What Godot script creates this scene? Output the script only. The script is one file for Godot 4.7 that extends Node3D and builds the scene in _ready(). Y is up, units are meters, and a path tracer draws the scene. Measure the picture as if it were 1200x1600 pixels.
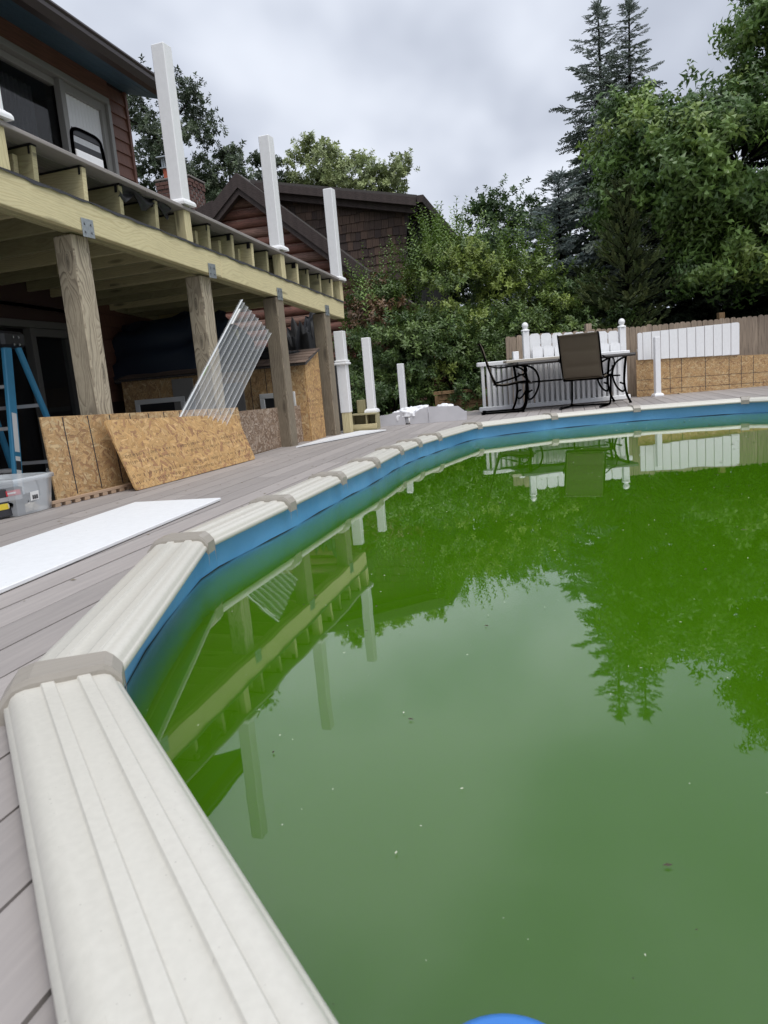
extends Node3D
# A green above-ground pool with a deck, a raised deck under construction, a log cabin and trees under an overcast sky.

const CAM_Y := 0.57
const WATER_Y := -0.098
const PATIO_Y := -0.65
var rng := RandomNumberGenerator.new()
var M := {}
var used := {}

# ------------------------------------------------------------------ mesh builder
class MB:
	var v := PackedVector3Array()
	var n := PackedVector3Array()
	var t := PackedVector2Array()
	var ix := PackedInt32Array()
	var off := Vector2.ZERO
	func face(p: Array, outward: Vector3, uv: Array = []) -> void:
		var nn: Vector3 = (p[1] - p[0]).cross(p[2] - p[0])
		if nn.length_squared() < 1e-16 and p.size() > 3:
			nn = (p[2] - p[0]).cross(p[3] - p[0])
		if nn.length_squared() < 1e-18:
			return
		nn = nn.normalized()
		var flip := nn.dot(outward) < 0.0
		if flip:
			nn = -nn
		var b := v.size()
		for i in p.size():
			v.append(p[i])
			n.append(nn)
			t.append((uv[i] if uv.size() else Vector2(p[i].x + p[i].z, p[i].y)) + off)
		for i in range(1, p.size() - 1):
			if flip:
				ix.append_array([b, b + i, b + i + 1])
			else:
				ix.append_array([b, b + i + 1, b + i])
	# a box with chamfered edges; the texture runs along its longest side
	func box(x: Transform3D, size: Vector3, bevel := 0.0) -> void:
		var h := size * 0.5
		var b: float = minf(bevel, minf(h.x, minf(h.y, h.z)) * 0.8)
		var lng := size.max_axis_index()
		for k in 3:
			var i := (k + 1) % 3
			var j := (k + 2) % 3
			for s in [-1.0, 1.0]:
				var pts := []
				var uvs := []
				for c in [[-1, -1], [1, -1], [1, 1], [-1, 1]]:
					var q := Vector3.ZERO
					q[k] = s * h[k]
					q[i] = c[0] * (h[i] - b)
					q[j] = c[1] * (h[j] - b)
					pts.append(x * q)
					uvs.append(Vector2(q[j] + k * 0.37, q[i]) if i == lng else Vector2(q[i] + k * 0.37, q[j]))
				var o := Vector3.ZERO
				o[k] = s
				face(pts, x.basis * o, uvs)
		if b <= 0.0:
			return
		for k in 3:
			var i := (k + 1) % 3
			var j := (k + 2) % 3
			for si in [-1.0, 1.0]:
				for sj in [-1.0, 1.0]:
					var pts := []
					var uvs := []
					for c in [[-1, 0], [1, 0], [1, 1], [-1, 1]]:
						var q := Vector3.ZERO
						q[k] = c[0] * (h[k] - b)
						q[i] = si * (h[i] - (b if c[1] else 0.0))
						q[j] = sj * (h[j] - (0.0 if c[1] else b))
						pts.append(x * q)
						uvs.append(Vector2(q[i] + q[j], q[k]) if k == lng else Vector2(q[k], q[i] + q[j]))
					var o := Vector3.ZERO
					o[i] = si
					o[j] = sj
					face(pts, x.basis * o, uvs)
		for sx in [-1.0, 1.0]:
			for sy in [-1.0, 1.0]:
				for sz in [-1.0, 1.0]:
					var a := Vector3(sx * h.x, sy * (h.y - b), sz * (h.z - b))
					var c := Vector3(sx * (h.x - b), sy * h.y, sz * (h.z - b))
					var d := Vector3(sx * (h.x - b), sy * (h.y - b), sz * h.z)
					face([x * a, x * c, x * d], x.basis * Vector3(sx, sy, sz))
	# box given by its two corners
	func bx(lo: Vector3, hi: Vector3, bevel := 0.0) -> void:
		box(Transform3D(Basis(), (lo + hi) * 0.5), (hi - lo).abs(), bevel)
	# a bar between two points
	func bar(a: Vector3, b: Vector3, w: float, d: float, bevel := 0.0, up := Vector3.UP) -> void:
		var z := (b - a).normalized()
		if absf(z.dot(up)) > 0.98:
			up = Vector3.RIGHT
		var xx := up.cross(z).normalized()
		box(Transform3D(Basis(xx, z.cross(xx), z), (a + b) * 0.5), Vector3(w, d, (b - a).length()), bevel)
	func tube(pts: Array, r0: float, r1: float = -1.0, sides := 8, squash := 1.0) -> void:
		if r1 < 0.0:
			r1 = r0
		var b := v.size()
		var up := Vector3.UP
		var d0: Vector3 = (pts[1] - pts[0]).normalized()
		if absf(d0.dot(up)) > 0.9:
			up = Vector3.RIGHT
		var side := d0.cross(up).normalized()
		var along := 0.0
		for i in pts.size():
			var d: Vector3 = ((pts[mini(i + 1, pts.size() - 1)] - pts[maxi(i - 1, 0)])).normalized()
			side = (side - d * side.dot(d)).normalized()
			var o := d.cross(side)
			if i:
				along += (pts[i] - pts[i - 1]).length()
			var r := lerpf(r0, r1, float(i) / (pts.size() - 1))
			for k in sides + 1:
				var a := TAU * k / sides
				var nn := side * cos(a) + o * sin(a)
				v.append(pts[i] + (side * cos(a) + o * sin(a) * squash) * r)
				n.append(nn)
				t.append(Vector2(k / float(sides) * TAU * maxf(r, 0.01), along) + off)
		for i in pts.size() - 1:
			for k in sides:
				var p := b + i * (sides + 1) + k
				var q := p + sides + 1
				ix.append_array([p, p + 1, q + 1, p, q + 1, q])
		for e in [0, pts.size() - 1]:
			var ring := []
			for k in sides:
				ring.append(v[b + e * (sides + 1) + k])
			face(ring, (pts[0] - pts[1]) if e == 0 else (pts[e] - pts[e - 1]))
	# a flat outline (x, y) pushed back and forth along local z
	func prism(poly: PackedVector2Array, z0: float, z1: float, x := Transform3D()) -> void:
		var tri := Geometry2D.triangulate_polygon(poly)
		for s in [0, 1]:
			var z := z1 if s else z0
			for i in range(0, tri.size(), 3):
				var p := []
				var uvs := []
				for k in 3:
					var q := poly[tri[i + k]]
					p.append(x * Vector3(q.x, q.y, z))
					uvs.append(q)
				face(p, x.basis * Vector3(0, 0, z - (z0 if s else z1)), uvs)
		var area := 0.0
		for i in poly.size():
			area += poly[i].cross(poly[(i + 1) % poly.size()])
		for i in poly.size():
			var a := poly[i]
			var b := poly[(i + 1) % poly.size()]
			var o := Vector3(b.y - a.y, a.x - b.x, 0) * (1.0 if area > 0 else -1.0)
			var l := a.distance_to(b)
			face([x * Vector3(a.x, a.y, z0), x * Vector3(b.x, b.y, z0), x * Vector3(b.x, b.y, z1), x * Vector3(a.x, a.y, z1)], x.basis * o,
				[Vector2(0, z0), Vector2(l, z0), Vector2(l, z1), Vector2(0, z1)])
	# four corners and a thickness behind them
	func slab(c: Array, thick: float) -> void:
		var nn: Vector3 = (c[1] - c[0]).cross(c[3] - c[0]).normalized()
		var d := []
		for p in c:
			d.append(p - nn * thick)
		var l: float = (c[1] - c[0]).length()
		var h: float = (c[3] - c[0]).length()
		var uvs := [Vector2(0, 0), Vector2(l, 0), Vector2(l, h), Vector2(0, h)]
		face(c, nn, uvs)
		face(d, -nn, uvs)
		var mid: Vector3 = (c[0] + c[2]) * 0.5
		for i in 4:
			var j := (i + 1) % 4
			face([c[i], c[j], d[j], d[i]], (c[i] + c[j]) * 0.5 - mid, [Vector2(0, 0), Vector2(l, 0), Vector2(l, thick), Vector2(0, thick)])
	func lathe(prof: Array, at: Vector3, sides := 16) -> void:
		var b := v.size()
		for i in prof.size():
			var p: Vector2 = prof[i]
			var d: Vector2 = prof[mini(i + 1, prof.size() - 1)] - prof[maxi(i - 1, 0)]
			var nn2 := Vector2(d.y, -d.x).normalized()
			for k in sides + 1:
				var a := TAU * k / sides
				v.append(at + Vector3(cos(a) * p.x, p.y, sin(a) * p.x))
				n.append(Vector3(cos(a) * nn2.x, nn2.y, sin(a) * nn2.x))
				t.append(Vector2(a * 0.1, p.y))
		for i in prof.size() - 1:
			for k in sides:
				var p := b + i * (sides + 1) + k
				var q := p + sides + 1
				ix.append_array([p, p + 1, q + 1, p, q + 1, q])
	# a grid of points (rows of equal length) with smooth normals
	func grid(rows: Array, uvs: float = 1.0) -> void:
		var b := v.size()
		var w: int = rows[0].size()
		for i in rows.size():
			for j in w:
				var du: Vector3 = rows[i][mini(j + 1, w - 1)] - rows[i][maxi(j - 1, 0)]
				var dv: Vector3 = rows[mini(i + 1, rows.size() - 1)][j] - rows[maxi(i - 1, 0)][j]
				v.append(rows[i][j])
				n.append(du.cross(dv).normalized())
				t.append(Vector2(j, i) * uvs + off)
		for i in rows.size() - 1:
			for j in w - 1:
				var p := b + i * w + j
				ix.append_array([p, p + w + 1, p + 1, p, p + w, p + w + 1])
	func mesh() -> ArrayMesh:
		var a := []
		a.resize(Mesh.ARRAY_MAX)
		a[Mesh.ARRAY_VERTEX] = v
		a[Mesh.ARRAY_NORMAL] = n
		a[Mesh.ARRAY_TEX_UV] = t
		a[Mesh.ARRAY_INDEX] = ix
		var m := ArrayMesh.new()
		m.add_surface_from_arrays(Mesh.PRIMITIVE_TRIANGLES, a)
		return m

func mb() -> MB:
	var b := MB.new()
	b.off = Vector2(rng.randf() * 3.0, rng.randf() * 7.0)
	return b

# ------------------------------------------------------------------ naming
func numbered(called: String) -> String:
	var k: int = used.get(called, 0)
	used[called] = k + 1
	return called if k == 0 else "%s_%03d" % [called, k]

func tag(o: Node3D, label: String, category: String, group := "") -> Node3D:
	o.set_meta("label", label)
	o.set_meta("category", category)
	if group:
		o.set_meta("group", group)
	return o

func thing(called: String, label: String, category: String, at := Vector3.ZERO, yaw := 0.0, group := "") -> Node3D:
	var o := Node3D.new()
	o.name = numbered(called)
	o.position = at
	o.rotation.y = yaw
	add_child(o)
	return tag(o, label, category, group)

func put(b, called: String, m: Material, parent: Node3D = null) -> MeshInstance3D:
	var o := MeshInstance3D.new()
	o.mesh = b.mesh() if b is MB else b
	o.material_override = m
	if parent == null:
		o.name = numbered(called)
		add_child(o)
	else:
		o.name = called
		parent.add_child(o, true)
	return o

func structure(o: Node3D) -> Node3D:
	o.set_meta("kind", "structure")
	return o

func box1(called: String, m: Material, parent: Node3D, lo: Vector3, hi: Vector3, bevel := 0.003) -> MeshInstance3D:
	var b := mb()
	b.bx(lo, hi, bevel)
	return put(b, called, m, parent)

# ------------------------------------------------------------------ materials
func lin(c: Color) -> Color:
	return c.linear_to_srgb()

func mat(c: Color, rough := 0.8, tex: Texture2D = null, scale := Vector2.ONE, spec := 0.5) -> StandardMaterial3D:
	var m := StandardMaterial3D.new()
	m.albedo_color = lin(c)
	m.roughness = rough
	m.metallic_specular = spec
	if tex:
		m.albedo_texture = tex
		m.uv1_scale = Vector3(1.0 / scale.x, 1.0 / scale.y, 1)
	return m

# colour noise: the ramp's colours are linear values
func noise_tex(sd: int, freq: float, cols: Array, size := 512, octaves := 5, kind := FastNoiseLite.TYPE_SIMPLEX_SMOOTH) -> NoiseTexture2D:
	var f := FastNoiseLite.new()
	f.noise_type = kind
	f.seed = sd
	f.frequency = freq
	f.fractal_octaves = octaves
	var g := Gradient.new()
	g.offsets = PackedFloat32Array()
	var cc := PackedColorArray()
	var oo := PackedFloat32Array()
	for i in cols.size():
		oo.append(float(i) / (cols.size() - 1))
		cc.append(lin(cols[i]))
	g.offsets = oo
	g.colors = cc
	var t := NoiseTexture2D.new()
	t.width = size
	t.height = size
	t.seamless = true
	t.noise = f
	t.color_ramp = g
	return t

func bump(m: StandardMaterial3D, sd: int, freq: float, cm: float, size := 256) -> void:
	var t := noise_tex(sd, freq, [Color.BLACK, Color.WHITE], size)
	m.heightmap_enabled = true
	m.heightmap_texture = t
	m.heightmap_scale = cm

# plain-sawn timber: rings seen along the grain, bent round knots
func wood_tex(sd: int, a: Color, b: Color, rings: float, knots: int, w := 256, h := 1024, fibre := 0.12, dirt := 0.0, dark := Color(0.02, 0.015, 0.01)) -> ImageTexture:
	var r := RandomNumberGenerator.new()
	r.seed = sd
	var f := FastNoiseLite.new()
	f.seed = sd
	f.frequency = 1.0
	f.fractal_octaves = 3
	var g := FastNoiseLite.new()
	g.seed = sd + 7
	g.frequency = 1.0
	g.fractal_octaves = 2
	var ks := []
	for i in knots:
		ks.append(Vector3(r.randf(), (i + r.randf_range(0.2, 0.8)) / knots, r.randf_range(0.06, 0.11)))
	var data := PackedByteArray()
	data.resize(w * h * 3)
	var at := 0
	for y in h:
		var vv := float(y) / h
		var ay := vv * TAU
		var cy := cos(ay)
		var sy := sin(ay)
		for x in w:
			var u := float(x) / w
			var d := absf(u - 0.5) * 2.0 + 0.55 * f.get_noise_3d(u * 0.6, cy * 0.36, sy * 0.36)
			var kn := 0.0
			for k in ks:
				var dx: float = (u - k.x)
				var dy: float = (vv - k.y) * 1.9
				var q: float = sqrt(dx * dx * 1.2 + dy * dy * 0.55) / k.z
				if q < 6.0:
					d += 1.35 * exp(-q * 0.62)
					if q < 1.0:
						kn = maxf(kn, 1.0 - q * q)
			var s := d * rings + 0.9 * g.get_noise_3d(d * 1.7, 3.0, cy * 0.5)
			var p := s - floorf(s)
			var late := smoothstep(0.35, 0.92, p) * (1.0 - smoothstep(0.94, 1.0, p))
			var fib := g.get_noise_3d(u * 55.0, cy * 4.0, sy * 4.0) * fibre
			var stain := clampf(f.get_noise_3d(u * 1.7 + 9.0, cy * 0.9, sy * 0.9) * 1.6, 0.0, 1.0) * dirt
			var c := a.lerp(b, late * 0.68 * (0.75 + 0.5 * g.get_noise_3d(d * 4.0, 8.0, sy * 0.6))).lerp(dark, kn * 0.55 + stain * 0.5)
			c = c * (1.0 + fib)
			c = c.linear_to_srgb()
			data[at] = int(clampf(c.r, 0, 1) * 255)
			data[at + 1] = int(clampf(c.g, 0, 1) * 255)
			data[at + 2] = int(clampf(c.b, 0, 1) * 255)
			at += 3
	return ImageTexture.create_from_image(Image.create_from_data(w, h, false, Image.FORMAT_RGB8, data))

# strand board: thousands of pressed flakes laid one over another
func osb_tex(sd: int, pal: Array, flakes: int, size := 1024, ink := false) -> ImageTexture:
	var r := RandomNumberGenerator.new()
	r.seed = sd
	var data := PackedByteArray()
	data.resize(size * size * 3)
	var base: Color = lin(pal[0])
	for i in size * size:
		data[i * 3] = int(base.r * 255)
		data[i * 3 + 1] = int(base.g * 255)
		data[i * 3 + 2] = int(base.b * 255)
	for k in flakes:
		var cx := r.randf() * size
		var cy := r.randf() * size
		var l := r.randf_range(20, 70) * (size / 1024.0) * (0.55 if k > flakes * 0.8 else 1.0)
		var w := r.randf_range(3, 11) * (size / 1024.0)
		var a := r.randfn(0.0, 0.95)
		var ca := cos(a)
		var sa := sin(a)
		var c: Color = pal[r.randi() % pal.size()]
		c = c * r.randf_range(0.86, 1.14)
		c.a = 1.0
		var cs := lin(c)
		var ex := int(absf(ca) * l + absf(sa) * w) + 1
		var ey := int(absf(sa) * l + absf(ca) * w) + 1
		var slant := r.randf_range(-0.5, 0.5)
		for y in range(-ey, ey + 1):
			for x in range(-ex, ex + 1):
				var p := x * ca + y * sa
				var q := -x * sa + y * ca
				if absf(q) > w or absf(p + q * slant) > l:
					continue
				var e := 0.8 if q > w - 1.5 else 1.0
				e *= 1.0 + 0.06 * sin(q * 2.1 + k)
				var i := (posmod(int(cy) + y, size) * size + posmod(int(cx) + x, size)) * 3
				data[i] = int(minf(cs.r * e, 1.0) * 255)
				data[i + 1] = int(minf(cs.g * e, 1.0) * 255)
				data[i + 2] = int(minf(cs.b * e, 1.0) * 255)
	if ink:                                   # faint stamped lines of print along the lower edge
		for line in 5:
			if line == 2:
				continue
			var y0 := int(size * (0.74 + line * 0.038))
			var x := 20
			while x < size - 30:
				var w := r.randi_range(3, 8)
				var hh := r.randi_range(9, 19)
				if r.randf() < 0.62:
					for y in range(y0, y0 + hh):
						for xx in range(x, x + w):
							var hollow: bool = r.randf() < 0.35 or (w > 5 and xx > x + 1 and xx < x + w - 2 and y > y0 + 3 and y < y0 + hh - 4)
							if hollow:
								continue
							var i := (posmod(y, size) * size + xx) * 3
							for c in 3:
								data[i + c] = int(data[i + c] * 0.25)
				x += w + r.randi_range(3, 9)
	return ImageTexture.create_from_image(Image.create_from_data(size, size, false, Image.FORMAT_RGB8, data))

# painted metal that has weathered: faint spangle, run marks, scratches and specks
func worn_tex(sd: int, size: int, scratches: int, specks: int, mottle: float) -> ImageTexture:
	var r := RandomNumberGenerator.new()
	r.seed = sd
	var f := FastNoiseLite.new()
	f.seed = sd
	f.frequency = 0.03
	f.fractal_octaves = 4
	var cells := FastNoiseLite.new()
	cells.seed = sd
	cells.noise_type = FastNoiseLite.TYPE_CELLULAR
	cells.cellular_return_type = FastNoiseLite.RETURN_CELL_VALUE
	cells.frequency = 0.05
	var a := f.get_seamless_image(size, size).get_data()
	var c := cells.get_seamless_image(size, size).get_data()
	var v := PackedFloat32Array()
	v.resize(size * size)
	for i in size * size:
		v[i] = 0.955 + mottle * (a[i] / 255.0 - 0.5) + mottle * 0.35 * (c[i] / 255.0 - 0.5)
	for k in scratches:
		var x := r.randf() * size
		var y := r.randf() * size
		var d := Vector2(r.randfn(0.0, 0.35), 1.0).normalized() if r.randf() < 0.7 else Vector2.from_angle(r.randf() * TAU)
		var bend := r.randfn(0.0, 0.01)
		var amt := r.randf_range(-0.10, 0.045)
		for q in r.randi_range(12, 90):
			var i := posmod(int(y), size) * size + posmod(int(x), size)
			v[i] += amt
			x += d.x
			y += d.y
			d = d.rotated(bend)
	for k in specks:
		var x := r.randi() % size
		var y := r.randi() % size
		var rad := r.randi_range(0, 1) if r.randf() < 0.9 else 2
		var amt := r.randf_range(0.55, 0.9)
		for dy in range(-rad, rad + 1):
			for dx in range(-rad, rad + 1):
				if dx * dx + dy * dy <= rad * rad:
					v[posmod(y + dy, size) * size + posmod(x + dx, size)] *= amt
	var data := PackedByteArray()
	data.resize(size * size * 3)
	for i in size * size:
		var t := clampf(v[i], 0.0, 1.0)
		var q := Color(t, t * (0.985 + 0.015 * t), t * (0.95 + 0.05 * t)).linear_to_srgb()
		data[i * 3] = int(q.r * 255)
		data[i * 3 + 1] = int(q.g * 255)
		data[i * 3 + 2] = int(q.b * 255)
	return ImageTexture.create_from_image(Image.create_from_data(size, size, false, Image.FORMAT_RGB8, data))

func make_materials() -> void:
	M.timber = mat(Color.WHITE, 0.75, wood_tex(11, Color(0.64, 0.565, 0.335), Color(0.50, 0.415, 0.225), 6.5, 2, 256, 1024, 0.12, 0.12), Vector2(0.30, 1.9))
	M.timber2 = mat(Color(0.92, 0.92, 0.92), 0.78, wood_tex(19, Color(0.40, 0.36, 0.205), Color(0.29, 0.25, 0.135), 5.0, 2, 256, 512, 0.14, 0.2), Vector2(0.34, 1.5))
	M.weathered = mat(Color.WHITE, 0.85, wood_tex(5, Color(0.42, 0.36, 0.265), Color(0.075, 0.052, 0.035), 6.0, 4, 256, 1024, 0.22, 0.25), Vector2(0.30, 1.35))
	M.weathered2 = mat(Color.WHITE, 0.85, wood_tex(6, Color(0.235, 0.195, 0.14), Color(0.095, 0.07, 0.048), 7.0, 2, 256, 1024, 0.2, 0.3), Vector2(0.30, 1.5))
	M.log = mat(Color.WHITE, 0.7, wood_tex(8, Color(0.21, 0.088, 0.062), Color(0.075, 0.032, 0.025), 4.0, 2, 256, 512, 0.3, 0.5), Vector2(0.5, 2.6))
	M.log_worn = mat(Color.WHITE, 0.75, wood_tex(88, Color(0.25, 0.14, 0.105), Color(0.08, 0.038, 0.03), 5.0, 2, 256, 512, 0.35, 0.3), Vector2(0.5, 2.6))
	M.log_pale = mat(Color(0.30, 0.20, 0.165), 0.85, noise_tex(30, 0.05, [Color(0.25, 0.22, 0.2), Color(0.7, 0.65, 0.6), Color(1.1, 1.1, 1.1)], 128), Vector2(0.3, 0.3))
	M.brownboard = mat(Color(0.20, 0.088, 0.058), 0.65, noise_tex(31, 0.02, [Color(0.55, 0.55, 0.55), Color(1, 1, 1)], 256), Vector2(0.1, 2.0))
	M.fasciaboard = mat(Color(0.062, 0.045, 0.042), 0.75, noise_tex(33, 0.02, [Color(0.3, 0.28, 0.28), Color(0.9, 0.85, 0.8), Color(1.5, 1.4, 1.35)], 256), Vector2(0.5, 0.08))
	M.osb = mat(Color(0.93, 0.96, 1.0), 0.72, osb_tex(3, [Color(0.48, 0.295, 0.13), Color(0.55, 0.355, 0.17), Color(0.51, 0.315, 0.14), Color(0.43, 0.255, 0.11), Color(0.58, 0.41, 0.215), Color(0.50, 0.30, 0.13), Color(0.34, 0.19, 0.09)], 5200), Vector2(1.0, 1.0))
	M.osb_print = mat(Color(0.95, 0.97, 1.0), 0.72, osb_tex(4, [Color(0.50, 0.30, 0.12), Color(0.57, 0.36, 0.16), Color(0.53, 0.32, 0.13), Color(0.45, 0.26, 0.10), Color(0.51, 0.31, 0.125), Color(0.34, 0.18, 0.085)], 5200, 1024, true), Vector2(1.25, 1.25))
	M.osb_grey = mat(Color.WHITE, 0.8, osb_tex(9, [Color(0.24, 0.165, 0.11), Color(0.33, 0.245, 0.175), Color(0.20, 0.13, 0.085), Color(0.40, 0.32, 0.25)], 3200, 768), Vector2(0.9, 0.9))
	for i in 4:
		var k: float = [1.0, 0.91, 1.08, 0.96][i]
		var m := mat(Color(0.34, 0.308, 0.29) * k, 0.68, noise_tex(40 + i, 0.012, [Color(0.86, 0.86, 0.865), Color(0.93, 0.93, 0.93), Color(1.03, 1.025, 1.02)], 512, 6), Vector2(0.16, 2.6))
		bump(m, 50 + i, 0.02, 0.06)
		M["deck%d" % i] = m
	M.rail = mat(Color(0.585, 0.563, 0.50), 0.34, worn_tex(61, 768, 80, 180, 0.08), Vector2(0.42, 0.42))
	M.cap = mat(Color(0.35, 0.318, 0.275), 0.42, worn_tex(62, 384, 40, 60, 0.12), Vector2(0.25, 0.25))
	M.liner = mat(Color(0.11, 0.36, 0.64), 0.3, noise_tex(63, 0.008, [Color(0.85, 0.9, 0.95), Color(1.1, 1.08, 1.05)], 256), Vector2(1.2, 1.2))
	bump(M.liner, 64, 0.012, 0.8)
	M.sludge = mat(Color(0.035, 0.075, 0.012), 0.9)
	M.scum = mat(Color(0.02, 0.03, 0.02), 0.9)
	M.vinyl = mat(Color(0.86, 0.86, 0.865), 0.35, worn_tex(97, 384, 40, 50, 0.06), Vector2(0.5, 0.8))
	M.vinyl_dirty = mat(Color(0.77, 0.77, 0.76), 0.5, noise_tex(66, 0.01, [Color(0.9, 0.9, 0.88), Color(1.03, 1.03, 1.03)], 256), Vector2(0.8, 0.8))
	M.picket = []
	for i in 4:
		M.picket.append(mat(Color(0.385, 0.30, 0.225) * [1.0, 0.88, 1.12, 0.95][i], 0.85, noise_tex(70 + i, 0.015, [Color(0.55, 0.55, 0.56), Color(0.95, 0.95, 0.95), Color(1.15, 1.12, 1.1)], 256, 5), Vector2(0.10, 1.4)))
	M.steel = mat(Color(0.42, 0.45, 0.47), 0.4, noise_tex(75, 0.03, [Color(0.75, 0.75, 0.75), Color(1.1, 1.1, 1.1)], 128), Vector2(0.1, 0.1))
	M.steel.metallic = 0.6
	M.black = mat(Color(0.018, 0.018, 0.02), 0.45)
	M.rubber = mat(Color(0.012, 0.012, 0.014), 0.6)
	M.bronze = mat(Color(0.035, 0.03, 0.028), 0.38)
	M.sling = mat(Color(0.105, 0.082, 0.055), 0.8, noise_tex(77, 0.09, [Color(0.75, 0.75, 0.75), Color(1.2, 1.2, 1.15)], 256, 2), Vector2(0.12, 0.12))
	M.tabletop = mat(Color(0.05, 0.045, 0.042), 0.35)
	M.beige = mat(Color(0.50, 0.45, 0.37), 0.7, noise_tex(78, 0.02, [Color(0.8, 0.8, 0.8), Color(1.1, 1.1, 1.1)], 128), Vector2(0.1, 1.0))
	M.tan = mat(Color(0.40, 0.28, 0.19), 0.85)
	M.ladder_blue = mat(Color(0.045, 0.245, 0.42), 0.45, noise_tex(79, 0.02, [Color(0.85, 0.85, 0.85), Color(1.08, 1.08, 1.08)], 128), Vector2(0.3, 0.6))
	M.alu = mat(Color(0.62, 0.63, 0.64), 0.35)
	M.alu.metallic = 0.7
	M.paper = mat(Color(0.78, 0.78, 0.76), 0.7)
	M.ink = mat(Color(0.03, 0.03, 0.035), 0.7)
	M.red = mat(Color(0.55, 0.03, 0.045), 0.5)
	M.yellow = mat(Color(0.65, 0.50, 0.04), 0.5)
	M.greyprint = mat(Color(0.33, 0.33, 0.34), 0.5)
	M.tote = mat(Color(0.85, 0.89, 0.92, 0.36), 0.14)
	M.tote.transparency = BaseMaterial3D.TRANSPARENCY_ALPHA
	M.clear = mat(Color(0.90, 0.93, 0.95, 0.14), 0.06)
	M.clear.transparency = BaseMaterial3D.TRANSPARENCY_ALPHA
	M.rib = mat(Color(0.9, 0.92, 0.93, 0.26), 0.15)
	M.rib.transparency = BaseMaterial3D.TRANSPARENCY_ALPHA
	M.clear_edge = mat(Color(0.75, 0.78, 0.80), 0.3)
	M.glass = mat(Color(0.05, 0.055, 0.06, 0.12), 0.03, null, Vector2.ONE, 0.3)
	M.glass.transparency = BaseMaterial3D.TRANSPARENCY_ALPHA
	M.curtain = mat(Color(0.74, 0.74, 0.75), 0.9)
	M.darkcurtain = mat(Color(0.045, 0.047, 0.055), 0.9)
	M.frame = mat(Color(0.24, 0.23, 0.215), 0.5)
	M.dark_frame = mat(Color(0.11, 0.105, 0.098), 0.6)
	M.soffit = mat(Color(0.05, 0.105, 0.15), 0.6, noise_tex(81, 0.02, [Color(0.8, 0.8, 0.8), Color(1.1, 1.1, 1.1)], 128), Vector2(0.2, 1.2))
	M.gutter = mat(Color(0.042, 0.03, 0.028), 0.45)
	M.roof = mat(Color(0.085, 0.075, 0.07), 0.95, noise_tex(82, 0.08, [Color(0.6, 0.6, 0.6), Color(1.3, 1.3, 1.3)], 256, 3), Vector2(0.6, 0.6))
	M.shed_shingle = []
	M.shake = []
	for i in 4:
		M.shed_shingle.append(mat(Color(0.15, 0.105, 0.08) * [1.0, 0.8, 1.2, 0.9][i], 0.95))
		M.shake.append(mat([Color(0.115, 0.078, 0.062), Color(0.095, 0.066, 0.055), Color(0.15, 0.098, 0.074), Color(0.078, 0.056, 0.05)][i], 0.9, noise_tex(84 + i, 0.02, [Color(0.5, 0.5, 0.5), Color(1.25, 1.2, 1.15)], 128), Vector2(0.05, 0.6)))
	M.brick = mat(Color.WHITE, 0.9, noise_tex(90, 0.05, [Color(0.075, 0.042, 0.036), Color(0.14, 0.066, 0.05), Color(0.10, 0.066, 0.056)], 256, 3), Vector2(0.5, 0.25))
	M.brick2 = mat(Color(0.11, 0.055, 0.045), 0.9)
	M.mortar = mat(Color(0.20, 0.18, 0.165), 0.95)
	M.clay = mat(Color(0.42, 0.105, 0.055), 0.85)
	M.ground = mat(Color.WHITE, 0.95, noise_tex(92, 0.02, [Color(0.035, 0.04, 0.018), Color(0.07, 0.075, 0.03), Color(0.11, 0.09, 0.06)], 512), Vector2(6, 6))
	M.patio = mat(Color(0.035, 0.033, 0.032), 0.9, noise_tex(93, 0.02, [Color(0.7, 0.7, 0.7), Color(1.15, 1.15, 1.15)], 256), Vector2(1.5, 1.5))
	M.darkwall = mat(Color(0.045, 0.022, 0.018), 0.85)
	M.dark_interior = mat(Color(0.03, 0.029, 0.03), 0.9)
	M.tarp = mat(Color(0.012, 0.022, 0.042), 0.55)
	M.blackcover = mat(Color(0.012, 0.012, 0.013), 0.6)
	M.boxgrey = mat(Color(0.55, 0.54, 0.56), 0.6, noise_tex(95, 0.02, [Color(0.9, 0.9, 0.9), Color(1.05, 1.05, 1.05)], 128), Vector2(0.5, 0.5))
	M.bag = mat(Color(0.82, 0.82, 0.84), 0.4)
	M.planter = mat(Color.WHITE, 0.85, wood_tex(21, Color(0.27, 0.17, 0.085), Color(0.13, 0.075, 0.035), 5.0, 1, 128, 512, 0.25, 0.3), Vector2(0.3, 1.4))
	M.membrane = mat(Color(0.012, 0.012, 0.013), 0.5)
	M.whitesheet = mat(Color(0.81, 0.82, 0.83), 0.5, worn_tex(96, 512, 60, 120, 0.07), Vector2(0.8, 0.8))
	M.underboard = mat(Color(0.235, 0.215, 0.205), 0.85, noise_tex(97, 0.02, [Color(0.7, 0.7, 0.7), Color(1.1, 1.1, 1.1)], 256), Vector2(0.1, 2.0))
	M.bark = mat(Color.WHITE, 0.95, noise_tex(98, 0.03, [Color(0.03, 0.024, 0.018), Color(0.075, 0.06, 0.048), Color(0.11, 0.09, 0.075)], 256), Vector2(0.25, 0.9))
	M.barkgrey = mat(Color(0.14, 0.12, 0.105), 0.95)
	M.floater = mat(Color(0.04, 0.19, 0.56), 0.35)
	M.pipe = mat(Color(0.45, 0.45, 0.44), 0.5)

func leafmat(c: Color, rough := 0.45, back := 0.35) -> StandardMaterial3D:
	var m := mat(Color(1, 1, 1), rough)
	m.albedo_color = lin(c)
	m.vertex_color_use_as_albedo = true
	m.backlight_enabled = true
	m.backlight = lin(Color(back, back, back))
	return m

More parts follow.
